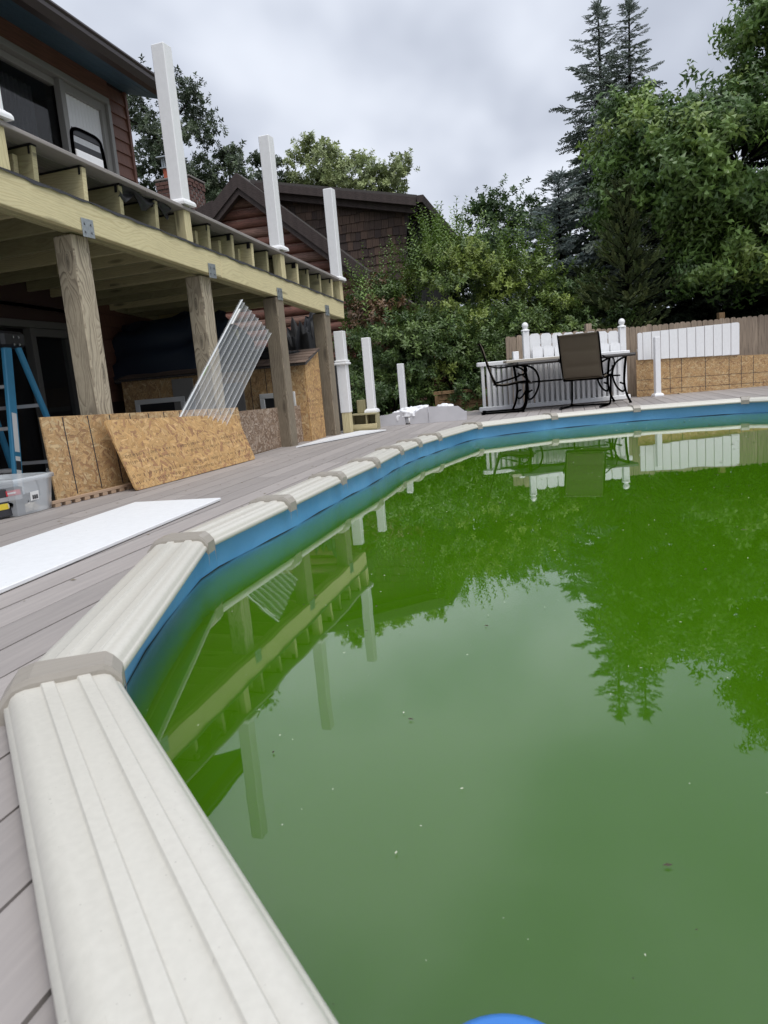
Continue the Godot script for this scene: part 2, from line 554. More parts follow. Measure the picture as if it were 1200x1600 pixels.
# ------------------------------------------------------------------ sky
func sky_texture() -> ImageTexture:
	var w := 1024
	var h := 512
	var f := FastNoiseLite.new()
	f.seed = 14
	f.frequency = 1.0
	f.fractal_octaves = 5
	f.fractal_gain = 0.52
	var g := FastNoiseLite.new()
	g.seed = 77
	g.frequency = 1.0
	g.fractal_octaves = 3
	var px := PackedFloat32Array()
	px.resize(w * h * 3)
	var at := 0
	for y in h:
		var el := (0.5 - (y + 0.5) / h) * PI
		for x in w:
			var az := (x + 0.5) / w * TAU
			var d := Vector3(sin(az) * cos(el), sin(el), cos(az) * cos(el))
			var e := maxf(d.y, 0.0)
			var q := d / (e + 0.22)
			var c1 := f.get_noise_3d(q.x * 1.15, q.z * 0.75, 3.0 + d.y)
			var c2 := g.get_noise_3d(q.x * 0.55 + 4.0, q.z * 0.42, 8.0)
			var k := clampf(0.48 + 1.15 * c1 + 0.9 * c2, 0.0, 1.0)
			k = k * k * (3.0 - 2.0 * k)
			var b := lerpf(0.455, 0.715, k) * lerpf(0.97, 1.75, smoothstep(0.45, 1.0, e))
			b = lerpf(b, 0.565, 1.0 - smoothstep(0.0, 0.2, e))
			var tint := Color(0.88, 0.96, 1.14).lerp(Color(0.93, 0.985, 1.10), k)
			if d.y < 0.0:
				b = 0.16
				tint = Color(0.95, 1.0, 0.95)
			px[at] = b * tint.r
			px[at + 1] = b * tint.g
			px[at + 2] = b * tint.b
			at += 3
	return ImageTexture.create_from_image(Image.create_from_data(w, h, false, Image.FORMAT_RGBF, px.to_byte_array()))

# ------------------------------------------------------------------ the pool
const INNER := [Vector2(-0.899, -1.224), Vector2(-1.305, -2.415), Vector2(-1.29, -3.23), Vector2(-1.28, -4.04), Vector2(-1.25, -4.73), Vector2(-1.255, -5.5), Vector2(-1.215, -6.03), Vector2(-1.13, -6.52), Vector2(-0.90, -7.62), Vector2(-0.161, -8.243), Vector2(0.713, -8.573), Vector2(1.819, -8.66), Vector2(2.75, -8.2), Vector2(3.4, -7.3), Vector2(3.72, -6.1), Vector2(3.78, -4.9), Vector2(3.72, -3.7), Vector2(3.6, -2.5), Vector2(3.1, -1.35), Vector2(2.2, -0.5), Vector2(1.1, -0.08), Vector2(-0.041, -0.334)]

func offset_corner(i: int, w: float) -> Vector2:
	var n := INNER.size()
	var a: Vector2 = INNER[(i + n - 1) % n]
	var b: Vector2 = INNER[i]
	var c: Vector2 = INNER[(i + 1) % n]
	var d0 := (b - a).normalized()
	var d1 := (c - b).normalized()
	var n0 := Vector2(d0.y, -d0.x)
	var n1 := Vector2(d1.y, -d1.x)
	var m := (n0 + n1).normalized()
	if m.dot(b - Vector2(1.2, -4.3)) < 0.0:
		m = -m
	return b + m * w / maxf(absf(m.dot(n0)), 0.5)

func smooth_outline(w: float, per := 5) -> Array:
	var out := []
	var n := INNER.size()
	for i in n:
		var p := [offset_corner((i + n - 1) % n, w), offset_corner(i, w), offset_corner((i + 1) % n, w), offset_corner((i + 2) % n, w)]
		for k in per:
			var q: Vector2 = p[1].cubic_interpolate(p[2], p[0], p[3], float(k) / per)
			out.append(q.lerp(p[1].lerp(p[2], float(k) / per), 0.35))
	return out

func build_pool() -> void:
	var pool := thing("above_ground_pool", "oval above-ground pool with cream top rails and blue liner full of green water", "pool")
	var n := INNER.size()
	# profile across the rail: w from the inner edge outwards, y from the rail's top
	var prof := [Vector2(0.0052, -0.042), Vector2(0.0000, -0.036), Vector2(0.0000, -0.026), Vector2(0.0047, -0.0215), Vector2(0.0089, -0.0195), Vector2(0.0104, -0.013), Vector2(0.0167, -0.005), Vector2(0.0272, -0.001), Vector2(0.0376, 0.0), Vector2(0.0496, 0.0), Vector2(0.0517, 0.0052), Vector2(0.0538, 0.0058), Vector2(0.0726, 0.0058), Vector2(0.0747, 0.0052), Vector2(0.0768, 0.0), Vector2(0.0940, -0.0004), Vector2(0.1134, 0.0), Vector2(0.1155, 0.0052), Vector2(0.1176, 0.0058), Vector2(0.1364, 0.0058), Vector2(0.1385, 0.0052), Vector2(0.1406, 0.0), Vector2(0.1672, -0.0006), Vector2(0.1818, -0.004), Vector2(0.1923, -0.012), Vector2(0.1975, -0.022), Vector2(0.1991, -0.027), Vector2(0.2059, -0.029), Vector2(0.2080, -0.040), Vector2(0.2038, -0.046)]
	for i in n:
		var j := (i + 1) % n
		var b := mb()
		var rows := []
		for s in 9:
			var tt := s / 8.0
			var row := []
			for q in prof:
				var a := offset_corner(i, q.x)
				var c := offset_corner(j, q.x)
				var p := a.lerp(c, 0.012 + 0.976 * tt)
				row.append(Vector3(p.x, 0.06 + q.y, p.y))
			rows.append(row)
		var along: float = INNER[i].distance_to(INNER[j])
		b.grid(rows)
		for k in b.t.size():
			b.t[k] = Vector2(prof[k % prof.size()].x, floorf(float(k) / prof.size()) / 8.0 * along) + b.off
		put(b, "top_rail", M.rail, pool)
		# the cap over the joint at corner i
		var cp := mb()
		var m2 := (offset_corner(i, 0.2) - offset_corner(i, 0.0)).normalized()
		var tn := Vector2(-m2.y, m2.x)
		var cprof := [Vector2(-0.010, -0.054), Vector2(-0.012, -0.012), Vector2(0.004, 0.009), Vector2(0.018, 0.019), Vector2(0.150, 0.019), Vector2(0.182, 0.010), Vector2(0.212, -0.026), Vector2(0.214, -0.060)]
		var c0: Vector2 = INNER[i]
		var half := func(w: float) -> float: return lerpf(0.040, 0.054, w / 0.2)
		var ring := []
		for e in [[-1.0, -0.012], [-0.93, 0.0], [0.93, 0.0], [1.0, -0.012]]:
			var row := []
			for q in cprof:
				var p: Vector2 = c0 + m2 * q.x + tn * half.call(q.x) * e[0]
				row.append(Vector3(p.x, 0.06 + q.y + e[1] * 0.9, p.y))
			ring.append(row)
		for r0 in 3:
			for k in cprof.size() - 1:
				var mid: Vector3 = (ring[r0][k] + ring[r0 + 1][k + 1]) * 0.5
				var ctr := Vector3(c0.x + m2.x * 0.1, -0.05, c0.y + m2.y * 0.1)
				cp.face([ring[r0][k], ring[r0][k + 1], ring[r0 + 1][k + 1], ring[r0 + 1][k]], mid - ctr)
		for e in [0, 3]:
			for k in cprof.size() - 1:
				var a: Vector3 = ring[e][k]
				var c: Vector3 = ring[e][k + 1]
				cp.face([a, c, c - Vector3(0, 0.035, 0), a - Vector3(0, 0.035, 0)], Vector3(tn.x, 0, tn.y) * (-1.0 if e == 0 else 1.0))
		put(cp, "rail_cap", M.cap, pool)
	# liner wall and floor
	var wall := smooth_outline(0.046)
	var lb := mb()
	var rows := []
	for y in [0.045, -0.02, -0.06, -0.096, -0.14, -0.3, -0.7, -1.25]:
		var row := []
		for k in wall.size() + 1:
			var p: Vector2 = wall[k % wall.size()]
			row.append(Vector3(p.x, y, p.y))
		rows.append(row)
	lb.grid(rows)
	var len_at := 0.0
	for k in wall.size() + 1:
		for r in 8:
			lb.t[r * (wall.size() + 1) + k] = Vector2(len_at, rows[r][0].y)
		if k < wall.size():
			len_at += wall[k].distance_to(wall[(k + 1) % wall.size()])
	put(lb, "liner", M.liner, pool)
	var sb := mb()
	var rin := smooth_outline(0.044)
	for k in wall.size():
		var p: Vector2 = rin[k]
		var q: Vector2 = rin[(k + 1) % rin.size()]
		var y := WATER_Y + 0.001
		sb.face([Vector3(p.x, y, p.y), Vector3(q.x, y, q.y), Vector3(q.x, y + 0.003 + 0.003 * sin(k * 1.7), q.y), Vector3(p.x, y + 0.003 + 0.003 * sin((k - 1) * 1.7), p.y)], Vector3(1.2 - p.x, 0, -4.3 - p.y))
	put(sb, "waterline_scum", M.scum, pool)
	var fl := mb()
	var poly := PackedVector2Array()
	for p in smooth_outline(0.10):
		poly.append(Vector2(p.x, -p.y))
	fl.prism(poly, -1.30, -1.24, Transform3D(Basis(Vector3.RIGHT, Vector3.FORWARD, Vector3.UP), Vector3.ZERO))
	put(fl, "pool_floor", M.sludge, pool)
	# outer shell
	var ob := mb()
	var orows := []
	for y in [0.02, -0.7, -1.3]:
		var row := []
		var o := smooth_outline(0.125)
		for k in o.size() + 1:
			row.append(Vector3(o[k % o.size()].x, y, o[k % o.size()].y))
		orows.append(row)
	ob.grid(orows)
	put(ob, "pool_wall", M.cap, pool)
	# water
	var wm := mat(Color(0.9, 1.0, 0.95, 0.0), 0.015)
	wm.transparency = BaseMaterial3D.TRANSPARENCY_ALPHA
	wm.normal_enabled = true
	var wn := FastNoiseLite.new()
	wn.seed = 5
	wn.frequency = 0.012
	wn.fractal_octaves = 2
	var wt := NoiseTexture2D.new()
	wt.width = 512
	wt.height = 512
	wt.seamless = true
	wt.as_normal_map = true
	wt.bump_strength = 2.0
	wt.noise = wn
	wm.normal_texture = wt
	wm.normal_scale = 0.02
	wm.uv1_scale = Vector3(1.0 / 2.2, 1.0 / 2.2, 1)
	M.water = wm
	var wb := mb()
	var wp := PackedVector2Array()
	for p in smooth_outline(0.048):
		wp.append(p)
	var tri := Geometry2D.triangulate_polygon(wp)
	for p in wp:
		wb.v.append(Vector3(p.x, WATER_Y, p.y))
		wb.n.append(Vector3.UP)
		wb.t.append(p)
	for i in range(0, tri.size(), 3):
		var a := wp[tri[i]]
		var up := (wp[tri[i + 1]] - a).cross(wp[tri[i + 2]] - a) > 0.0
		wb.ix.append_array([tri[i], tri[i + 1], tri[i + 2]] if up else [tri[i], tri[i + 2], tri[i + 1]])
	structure(put(wb, "pool_water", wm))
	var fb := MB.new()                        # second copy of the water surface, added to strengthen its sky reflection
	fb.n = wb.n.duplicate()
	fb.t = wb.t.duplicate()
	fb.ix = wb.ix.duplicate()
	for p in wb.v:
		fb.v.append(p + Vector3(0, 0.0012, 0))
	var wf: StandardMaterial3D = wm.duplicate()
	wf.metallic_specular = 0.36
	structure(put(fb, "added_reflection_sheet", wf))
	var fog := FogVolume.new()
	fog.name = "murky_water"
	fog.size = Vector3(5.6, 1.14, 9.6)
	fog.position = Vector3(1.2, WATER_Y - 0.572, -4.4)
	var fm := FogMaterial.new()
	fm.density = 15.0
	fm.albedo = lin(Color(0.205, 0.60, 0.012))
	fog.material = fm
	add_child(fog)
	structure(fog)

func build_debris() -> void:
	var b := mb()
	b.face([Vector3(-1, 0, 0), Vector3(0, 0.12, -0.42), Vector3(1, 0, 0), Vector3(0, 0.02, 0.42)], Vector3.UP)
	for s in [[["pale_specks", Color(0.55, 0.58, 0.42), 1100, 0.0016, 0.0050], "tiny pale specks of debris drifting all over the green water"], [["leaf_scraps", Color(0.05, 0.045, 0.02), 320, 0.002, 0.011], "small dark leaf scraps floating scattered on the green water"]]:
		var mm := MultiMesh.new()
		mm.transform_format = MultiMesh.TRANSFORM_3D
		mm.mesh = b.mesh()
		mm.mesh.surface_set_material(0, mat(s[0][1], 0.8))
		var spots := []
		while spots.size() < s[0][2]:
			var p := Vector2(rng.randf_range(-1.2, 3.5), rng.randf_range(-8.4, -0.3))
			if Geometry2D.is_point_in_polygon(p, PackedVector2Array(smooth_outline(-0.02, 2))):
				spots.append(p)
		mm.instance_count = spots.size()
		for i in spots.size():
			var z: float = lerpf(s[0][3], s[0][4], pow(rng.randf(), 2.5)) * (0.62 + 0.2 * absf(spots[i].y))
			mm.set_instance_transform(i, Transform3D(Basis(Vector3.UP, rng.randf() * TAU).scaled(Vector3(z, z, z)), Vector3(spots[i].x, WATER_Y + 0.004, spots[i].y)))
		var o := MultiMeshInstance3D.new()
		o.multimesh = mm
		o.name = numbered(s[0][0])
		add_child(o)
		tag(o, s[1], "floating debris")
		o.set_meta("kind", "stuff")
	var lm := MultiMesh.new()
	lm.transform_format = MultiMesh.TRANSFORM_3D
	lm.mesh = b.mesh()
	lm.mesh.surface_set_material(0, mat(Color(0.16, 0.13, 0.075), 0.9))
	lm.instance_count = 140
	for i in 140:
		var z := rng.randf_range(0.004, 0.014)
		var zz := -rng.randf_range(0.8, 8.0)
		lm.set_instance_transform(i, Transform3D(Basis(Vector3.UP, rng.randf() * TAU).scaled(Vector3(z, z, z)), Vector3(rng.randf_range(-2.7, -1.62), 0.001, zz)))
	var lo := MultiMeshInstance3D.new()
	lo.multimesh = lm
	lo.name = numbered("leaf_litter")
	add_child(lo)
	tag(lo, "dry leaf scraps and sawdust chips scattered on the near deck boards", "leaf litter")
	lo.set_meta("kind", "stuff")
	var f := mb()
	f.lathe([Vector2(0.0, -0.09), Vector2(0.068, -0.09), Vector2(0.078, -0.08), Vector2(0.080, 0.008), Vector2(0.076, 0.017), Vector2(0.066, 0.021), Vector2(0.0, 0.024)], Vector3.ZERO, 40)
	var o := put(f, "pool_floater", M.floater)
	o.position = Vector3(-0.080, WATER_Y - 0.004, -0.588)
	tag(o, "bright blue round float in the green water by the near rail", "pool float")

# ------------------------------------------------------------------ lower deck
func build_deck() -> void:
	var deck := Node3D.new()
	deck.name = "pool_deck"
	add_child(deck)
	structure(deck)
	var area := PackedVector2Array([Vector2(-3.62, 1.2), Vector2(-3.62, -3.80), Vector2(-3.09, -3.82), Vector2(-2.98, -4.7), Vector2(-2.86, -6.1), Vector2(-2.86, -8.3), Vector2(-2.80, -8.7), Vector2(-2.80, -11.35), Vector2(0.85, -12.42), Vector2(5.4, -13.8), Vector2(5.4, 1.2)])
	var hole := PackedVector2Array()
	for i in INNER.size():
		hole.append(offset_corner(i, 0.208))
	var pitch := 0.1425
	var x := -3.66
	var row := 0
	while x < 5.4:
		var z := 1.2 + fmod(row * 1.37, 3.4)
		while z > -13.9:
			var l := 3.66
			var strip := PackedVector2Array([Vector2(x + 0.003, z - l + 0.002), Vector2(x + pitch - 0.003, z - l + 0.002), Vector2(x + pitch - 0.003, z), Vector2(x + 0.003, z)])
			for p in Geometry2D.intersect_polygons(strip, area):
				for q in Geometry2D.clip_polygons(p, hole):
					if Geometry2D.is_polygon_clockwise(q) and Geometry2D.clip_polygons(p, hole).size() > 1 and q.size() == hole.size():
						continue
					var fp := PackedVector2Array()
					for c in q:
						fp.append(Vector2(c.x, -c.y))
					var b := mb()
					b.prism(fp, -0.025, 0.0 - rng.randf() * 0.0016, Transform3D(Basis(Vector3.RIGHT, Vector3.FORWARD, Vector3.UP), Vector3.ZERO))
					put(b, "board", M["deck%d" % (rng.randi() % 4)], deck)
			z -= l + 0.003
		x += pitch
		row += 1
	# framing below: joists and skirt keep the gaps dark
	var jb := mb()
	for k in 30:
		var zz := 1.0 - k * 0.45
		var strip := PackedVector2Array([Vector2(-3.6, zz - 0.04), Vector2(5.3, zz - 0.04), Vector2(5.3, zz), Vector2(-3.6, zz)])
		for p in Geometry2D.intersect_polygons(strip, area):
			for q in Geometry2D.clip_polygons(p, hole):
				var fp := PackedVector2Array()
				for c in q:
					fp.append(Vector2(c.x, -c.y))
				jb.prism(fp, -0.17, -0.027, Transform3D(Basis(Vector3.RIGHT, Vector3.FORWARD, Vector3.UP), Vector3.ZERO))
	put(jb, "joists", M.timber2, deck)
	var skirt := mb()
	for i in area.size() - 1:
		var a := area[i]
		var c := area[i + 1]
		skirt.bar(Vector3(a.x, -0.34, a.y), Vector3(c.x, -0.34, c.y), 0.02, 0.62)
	put(skirt, "skirt_board", M.weathered2, deck)

# ------------------------------------------------------------------ ground
func build_ground() -> void:
	var inner := smooth_outline(0.115)
	var b := mb()
	var ctr := Vector2(1.2, -4.3)
	var radii := [6.5, 14.0, 40.0, 220.0]
	var ring := []
	for k in inner.size():
		var row := [inner[k]]
		var d: Vector2 = (inner[k] - ctr).normalized()
		for r in radii:
			row.append(ctr + d * r)
		ring.append(row)
	for k in ring.size():
		var kk := (k + 1) % ring.size()
		for j in radii.size():
			var p := []
			var uvs := []
			for q in [ring[k][j], ring[kk][j], ring[kk][j + 1], ring[k][j + 1]]:
				p.append(Vector3(q.x, PATIO_Y, q.y))
				uvs.append(q)
			b.face(p, Vector3.UP, uvs)
	structure(put(b, "ground", M.ground))
	var pb := mb()
	pb.bx(Vector3(-5.0, PATIO_Y - 0.1, -8.9), Vector3(-2.3, PATIO_Y + 0.012, 1.0), 0.0)
	structure(put(pb, "patio_slab", M.patio))

# ------------------------------------------------------------------ the raised deck: local x out, y up, z along the beam towards the camera
var UX: Transform3D

func u_at(s: float, y: float, w := 0.0) -> Vector3:   # world point on the beam's outer plane
	return UX * Vector3(w, y, s)

func build_upper_deck() -> void:
	var zu := Vector3(-0.0798, 0.07, 0.9968).normalized()
	var xu := Vector3.UP.cross(zu).normalized()
	UX = Transform3D(Basis(xu, zu.cross(xu), zu), Vector3(-2.638, 0, -8.295))
	var d := thing("raised_deck", "unfinished raised deck of pale green treated lumber along the house", "deck")
	d.transform = UX
	# beam in two lengths, outer ply plus two inner plies
	for p in [[-0.47, 2.36], [2.363, 7.6]]:
		var b := mb()
		b.bx(Vector3(-0.045, 1.39, p[0]), Vector3(0.0, 1.587, p[1]), 0.004)
		put(b, "beam", M.timber, d)
	for k in 2:
		var b := mb()
		b.bx(Vector3(-0.092 - k * 0.047, 1.392, -0.465), Vector3(-0.048 - k * 0.047, 1.585, 7.6), 0.004)
		put(b, "beam", M.timber2, d)
	# membrane over the beam
	var m := mb()
	var rows := [[], [], []]
	for i in 120:
		var s := -0.46 + i * 0.068
		var dip := 0.010 + 0.007 * sin(i * 0.9) * sin(i * 0.37) + 0.004 * sin(i * 2.3)
		rows[0].append(Vector3(-0.15, 1.592, s))
		rows[1].append(Vector3(0.006, 1.592 + 0.002 * sin(i * 1.3), s))
		rows[2].append(Vector3(0.009 + 0.003 * sin(i * 1.1), 1.584 - dip, s))
	m.grid(rows)
	put(m, "flashing_strip", M.membrane, d)
	# joists
	var js := [-0.20, 0.12, 0.42, 0.745, 1.06, 1.38, 1.72, 2.06, 2.43, 2.80, 3.17, 3.56, 3.95, 4.36, 4.75, 5.15, 5.55, 5.95, 6.35, 6.75, 7.15, 7.5]
	for k in js.size():
		var s: float = js[k]
		var b := mb()
		b.bx(Vector3(-2.42, 1.594, s - 0.019), Vector3(-0.022 - 0.012 * (k % 3), 1.812, s + 0.019), 0.003)
		put(b, "joist", M.timber2 if k % 3 else M.timber, d)
		var tape := mb()
		tape.bx(Vector3(-2.40, 1.8125, s - 0.024), Vector3(-0.035, 1.821, s + 0.024))
		tape.bx(Vector3(-0.05 - 0.01 * (k % 4), 1.765, s - 0.026), Vector3(-0.036 - 0.012 * (k % 3), 1.814, s + 0.024))
		put(tape, "joist_tape", M.membrane, d)
		if k in [6, 7, 8, 13]:
			var bb := mb()
			bb.bx(Vector3(-1.6, 1.594, s + 0.021), Vector3(-0.14, 1.77, s + 0.059), 0.003)
			put(bb, "blocking", M.timber, d)
	# boards, running along the beam
	var x := 0.012
	var k := 0
	while x > -2.36:
		var lens := [[-0.55, 3.35], [3.354, 7.6]] if k % 2 == 0 else [[-0.55, 1.9], [1.904, 7.6]]
		for l in lens:
			var b := mb()
			b.bx(Vector3(x - 0.137, 1.824, l[0]), Vector3(x, 1.851 + 0.001 * (k % 3), l[1]), 0.004)
			put(b, "board", M.underboard if k else M.deck1, d)
		x -= 0.1425
		k += 1
	var rim := mb()
	rim.bx(Vector3(-2.46, 1.594, -0.5), Vector3(-2.424, 1.812, 7.6), 0.003)
	put(rim, "ledger_board", M.timber2, d)
	# black scrap of membrane hanging between two joists
	var sc := mb()
	var sr := []
	for i in 7:
		var row := []
		for j in 12:
			row.append(Vector3(-0.05 + 0.02 * sin(j * 0.9 + i), 1.82 - i * 0.012 * (1.0 + 0.6 * sin(j * 1.4)), 2.98 + j * 0.055))
		sr.append(row)
	sc.grid(sr)
	put(sc, "flashing_scrap", M.membrane, d)
	for q in [[4.30, 0.012], [3.62, 0.0]]:
		var lb := mb()
		lb.bx(Vector3(-0.20, 1.66, q[0] - 0.10), Vector3(-0.17, 1.70, q[0] - 0.065))
		put(lb, "lumber_tag", M.yellow, d)

	# columns under the beam, each with its steel plate
	var cols := [[4.0, "nearest thick column under the raised deck, grey with large knots", M.weathered, -0.065], [2.515, "second column from the near end, behind the clear corrugated panel", M.weathered, -0.065], [1.27, "third wooden column from the near end, brown, before the grey weathered sheet", M.weathered2, 0.0], [0.07, "last wooden column under the far end of the raised deck", M.weathered2, 0.0]]
	for c in cols:
		var top := u_at(c[0], 1.389, c[3])
		var o := thing("deck_column", c[1], "column", Vector3(top.x, PATIO_Y, top.z), 0.08 * -1.0, "columns under the raised deck")
		var b := mb()
		b.off = Vector2(0.02 + 0.09 * rng.randf(), 0.3 + cols.find(c) * 0.41)
		b.bx(Vector3(-0.152, 0, -0.078), Vector3(0, top.y - PATIO_Y - 0.004, 0.078), 0.008)
		put(b, "post", c[2], o)
		var pl := mb()
		pl.bx(Vector3(-c[3] + 0.003, top.y - PATIO_Y - 0.03, -0.055), Vector3(-c[3] + 0.008, top.y - PATIO_Y + 0.085, 0.055), 0.001)
		var plate := put(pl, "steel_plate", M.steel, o)
		for q in [[-0.03, 0.05], [0.03, 0.05], [-0.03, 0.0], [0.03, 0.0]]:
			var sb := mb()
			sb.tube([Vector3(-c[3] + 0.007, top.y - PATIO_Y + q[1], q[0]), Vector3(-c[3] + 0.013, top.y - PATIO_Y + q[1], q[0])], 0.008, 0.006, 6)
			put(sb, "bolt", M.steel, plate)
	# white sleeves on their blocks
	var ps := [[4.63, 1.12, "white post sleeve at the raised deck's near end, cut by the left edge"], [2.79, 1.165, "tallest white post sleeve on the raised deck, beside the brick chimney"], [1.11, 1.075, "white post sleeve in the middle of the raised deck before the log gable"], [-0.46, 1.045, "white post sleeve at the far end of the raised deck before the shingle wall"]]
	for p in ps:
		var at := u_at(p[0], 1.592, 0.0)
		var o := thing("post_sleeve", p[2], "post", at, -0.08, "white post sleeves on the raised deck")
		box1("wood_block", M.timber, o, Vector3(-0.098, 0, -0.045), Vector3(-0.006, 0.285, 0.045), 0.004)
		sleeve(o, Vector3(-0.052, 0.272 - (0.03 if p[0] < 0.0 else 0.0), 0), p[1], 0.112)

func sleeve(o: Node3D, at: Vector3, h: float, w: float) -> void:
	var b := mb()
	b.bx(at + Vector3(-w / 2, 0, -w / 2), at + Vector3(w / 2, h, w / 2), 0.006)
	put(b, "sleeve", M.vinyl, o)
	var f := mb()
	var pr := []
	for q in [[0.030, 0.0], [0.030, 0.018], [0.022, 0.034], [0.004, 0.046], [0.002, 0.05]]:
		var r: float = w / 2 + q[0]
		pr.append([at + Vector3(-r, q[1], -r), at + Vector3(r, q[1], -r), at + Vector3(r, q[1], r), at + Vector3(-r, q[1], r)])
	for i in pr.size() - 1:
		for k in 4:
			var kk := (k + 1) % 4
			f.face([pr[i][k], pr[i][kk], pr[i + 1][kk], pr[i + 1][k]], (pr[i][k] + pr[i][kk]) * 0.5 - at + Vector3(0, 0.02, 0))
	f.face(pr[0], Vector3.DOWN)
	put(f, "base_trim", M.vinyl, o)

# ------------------------------------------------------------------ own house, behind the raised deck
func build_house() -> void:
	var h := thing("brown_house", "brown clapboard house with sliding doors above and below the raised deck", "house")
	var X := -5.1
	# walls of the two storeys, with the openings left free; clapboards in front of the upper wall
	var w := mb()
	w.bx(Vector3(X - 0.2, PATIO_Y, -7.10), Vector3(X - 0.03, 1.45, -7.085), 0.0)
	w.bx(Vector3(X - 0.2, PATIO_Y, -8.81), Vector3(X - 0.03, 1.95, -7.10), 0.0)
	w.bx(Vector3(X - 0.2, 1.45, -7.10), Vector3(X - 0.03, 1.95, 0.0), 0.0)
	w.bx(Vector3(X - 0.2, PATIO_Y, -4.6), Vector3(X - 0.03, 1.45, 0.0), 0.0)
	w.bx(Vector3(X - 0.2, 1.95, -8.81), Vector3(X - 0.03, 4.30, -8.42), 0.0)
	w.bx(Vector3(X - 0.2, 4.09, -8.42), Vector3(X - 0.03, 4.30, 0.0), 0.0)
	w.bx(Vector3(X - 0.2, 1.95, -5.9), Vector3(X - 0.03, 4.07, 0.0), 0.0)
	w.bx(Vector3(-12.0, PATIO_Y, -8.81), Vector3(X - 0.2, 4.33, -8.62), 0.0)
	w.bx(Vector3(-12.0, PATIO_Y, -8.62), Vector3(-11.8, 4.36, 0.0), 0.0)
	w.bx(Vector3(-11.8, 1.93, -8.62), Vector3(X - 0.2, 2.03, 0.0), 0.0)
	w.bx(Vector3(-11.8, PATIO_Y, -0.2), Vector3(X - 0.2, 4.33, 0.0), 0.0)
	var wall := put(w, "wall", M.darkwall, h)
	for k in 17:
		var y := 1.98 + k * 0.142
		for seg in [[-8.79, -8.42], [-5.88, -0.05]]:
			if y > 4.24:
				continue
			var b := mb()
			b.slab([Vector3(X + 0.008, y, seg[1]), Vector3(X + 0.008, y, seg[0]), Vector3(X - 0.012, minf(y + 0.15, 4.31), seg[0]), Vector3(X - 0.012, minf(y + 0.15, 4.31), seg[1])], 0.017)
			put(b, "clapboard", M.brownboard, wall)
	box1("header_board", M.brownboard, wall, Vector3(X - 0.03, 4.092, -8.42), Vector3(X + 0.012, 4.30, 0.0), 0.003)
	for k in 9:
		var y := 0.6 + k * 0.142
		var b := mb()
		b.slab([Vector3(X + 0.008, y, -7.12), Vector3(X + 0.008, y, -8.79), Vector3(X - 0.012, y + 0.15, -8.79), Vector3(X - 0.012, y + 0.15, -7.12)], 0.017)
		put(b, "clapboard", M.brownboard, wall)
	box1("corner_board", M.brownboard, wall, Vector3(X - 0.028, 0.6, -8.815), Vector3(X + 0.022, 4.28, -8.765), 0.003)
	# upper sliding door
	var dr := Node3D.new()
	dr.name = "sliding_door"
	h.add_child(dr, true)
	for q in [[Vector3(X - 0.12, 4.02, -8.41), Vector3(X + 0.02, 4.09, -5.9)], [Vector3(X - 0.12, 2.02, -8.42), Vector3(X + 0.02, 4.02, -8.36)], [Vector3(X - 0.12, 2.02, -5.9), Vector3(X + 0.02, 4.02, -5.84)], [Vector3(X - 0.08, 2.05, -7.60), Vector3(X + 0.0, 4.02, -7.52)], [Vector3(X - 0.075, 2.05, -8.36), Vector3(X - 0.02, 4.02, -8.28)], [Vector3(X - 0.075, 3.93, -8.28), Vector3(X - 0.021, 4.019, -7.60)], [Vector3(X - 0.13, 3.95, -7.52), Vector3(X - 0.06, 4.019, -5.9)]]:
		box1("frame", M.frame, dr, q[0], q[1], 0.004)
		box1("pane", M.glass, dr, Vector3(X - 0.10, 2.05, -7.52), Vector3(X - 0.095, 3.95, -5.9), 0.0)
	var cu := mb()
	var rows := []
	for y in [2.06, 3.0, 3.98]:
		var row := []
		for i in 60:
			row.append(Vector3(X - 0.062 + 0.004 * sin(i * 1.3), y, -8.30 + i * 0.0125))
		rows.append(row)
	cu.grid(rows)
	put(cu, "blind", M.curtain, dr)
	cu = mb()
	rows = []
	for y in [2.06, 3.0, 3.98]:
		var row := []
		for i in 40:
			row.append(Vector3(X - 0.35 + 0.02 * sin(i * 1.1), y, -7.50 + i * 0.012))
		rows.append(row)
	cu.grid(rows)
	put(cu, "curtain", M.darkcurtain, dr)
	# lower sliding door
	var dl := Node3D.new()
	dl.name = "patio_door"
	h.add_child(dl, true)
	for q in [[Vector3(X - 0.12, 1.38, -7.085), Vector3(X + 0.02, 1.45, -4.6)], [Vector3(X - 0.10, PATIO_Y, -7.085), Vector3(X + 0.02, 1.38, -7.02)], [Vector3(X - 0.08, PATIO_Y, -6.50), Vector3(X + 0.01, 1.38, -6.43)], [Vector3(X - 0.08, 1.30, -7.02), Vector3(X - 0.01, 1.379, -6.50)]]:
		box1("frame", M.dark_frame, dl, q[0], q[1], 0.004)
	box1("pane", M.glass, dl, Vector3(X - 0.055, PATIO_Y, -7.02), Vector3(X - 0.05, 1.30, -6.50), 0.0)
	box1("pane", M.glass, dl, Vector3(X - 0.10, PATIO_Y, -6.43), Vector3(X - 0.095, 1.38, -4.6), 0.0)
	var pp := mb()
	pp.tube([Vector3(X + 0.03, 1.60, -5.2), Vector3(X + 0.03, 1.585, -6.3), Vector3(X + 0.03, 1.57, -6.9), Vector3(X + 0.03, 1.50, -7.3)], 0.018)
	put(pp, "conduit", M.pipe, h)
	# soffit, gutter, roof
	var r := mb()
	r.prism(PackedVector2Array([Vector2(-4.57, 4.14), Vector2(-4.57, 4.26), Vector2(-8.5, 5.9), Vector2(-12.5, 4.2), Vector2(-12.0, 4.34), Vector2(-5.1, 4.31)]), -8.86, 0.2)
	var roof := put(r, "roof", M.roof, h)
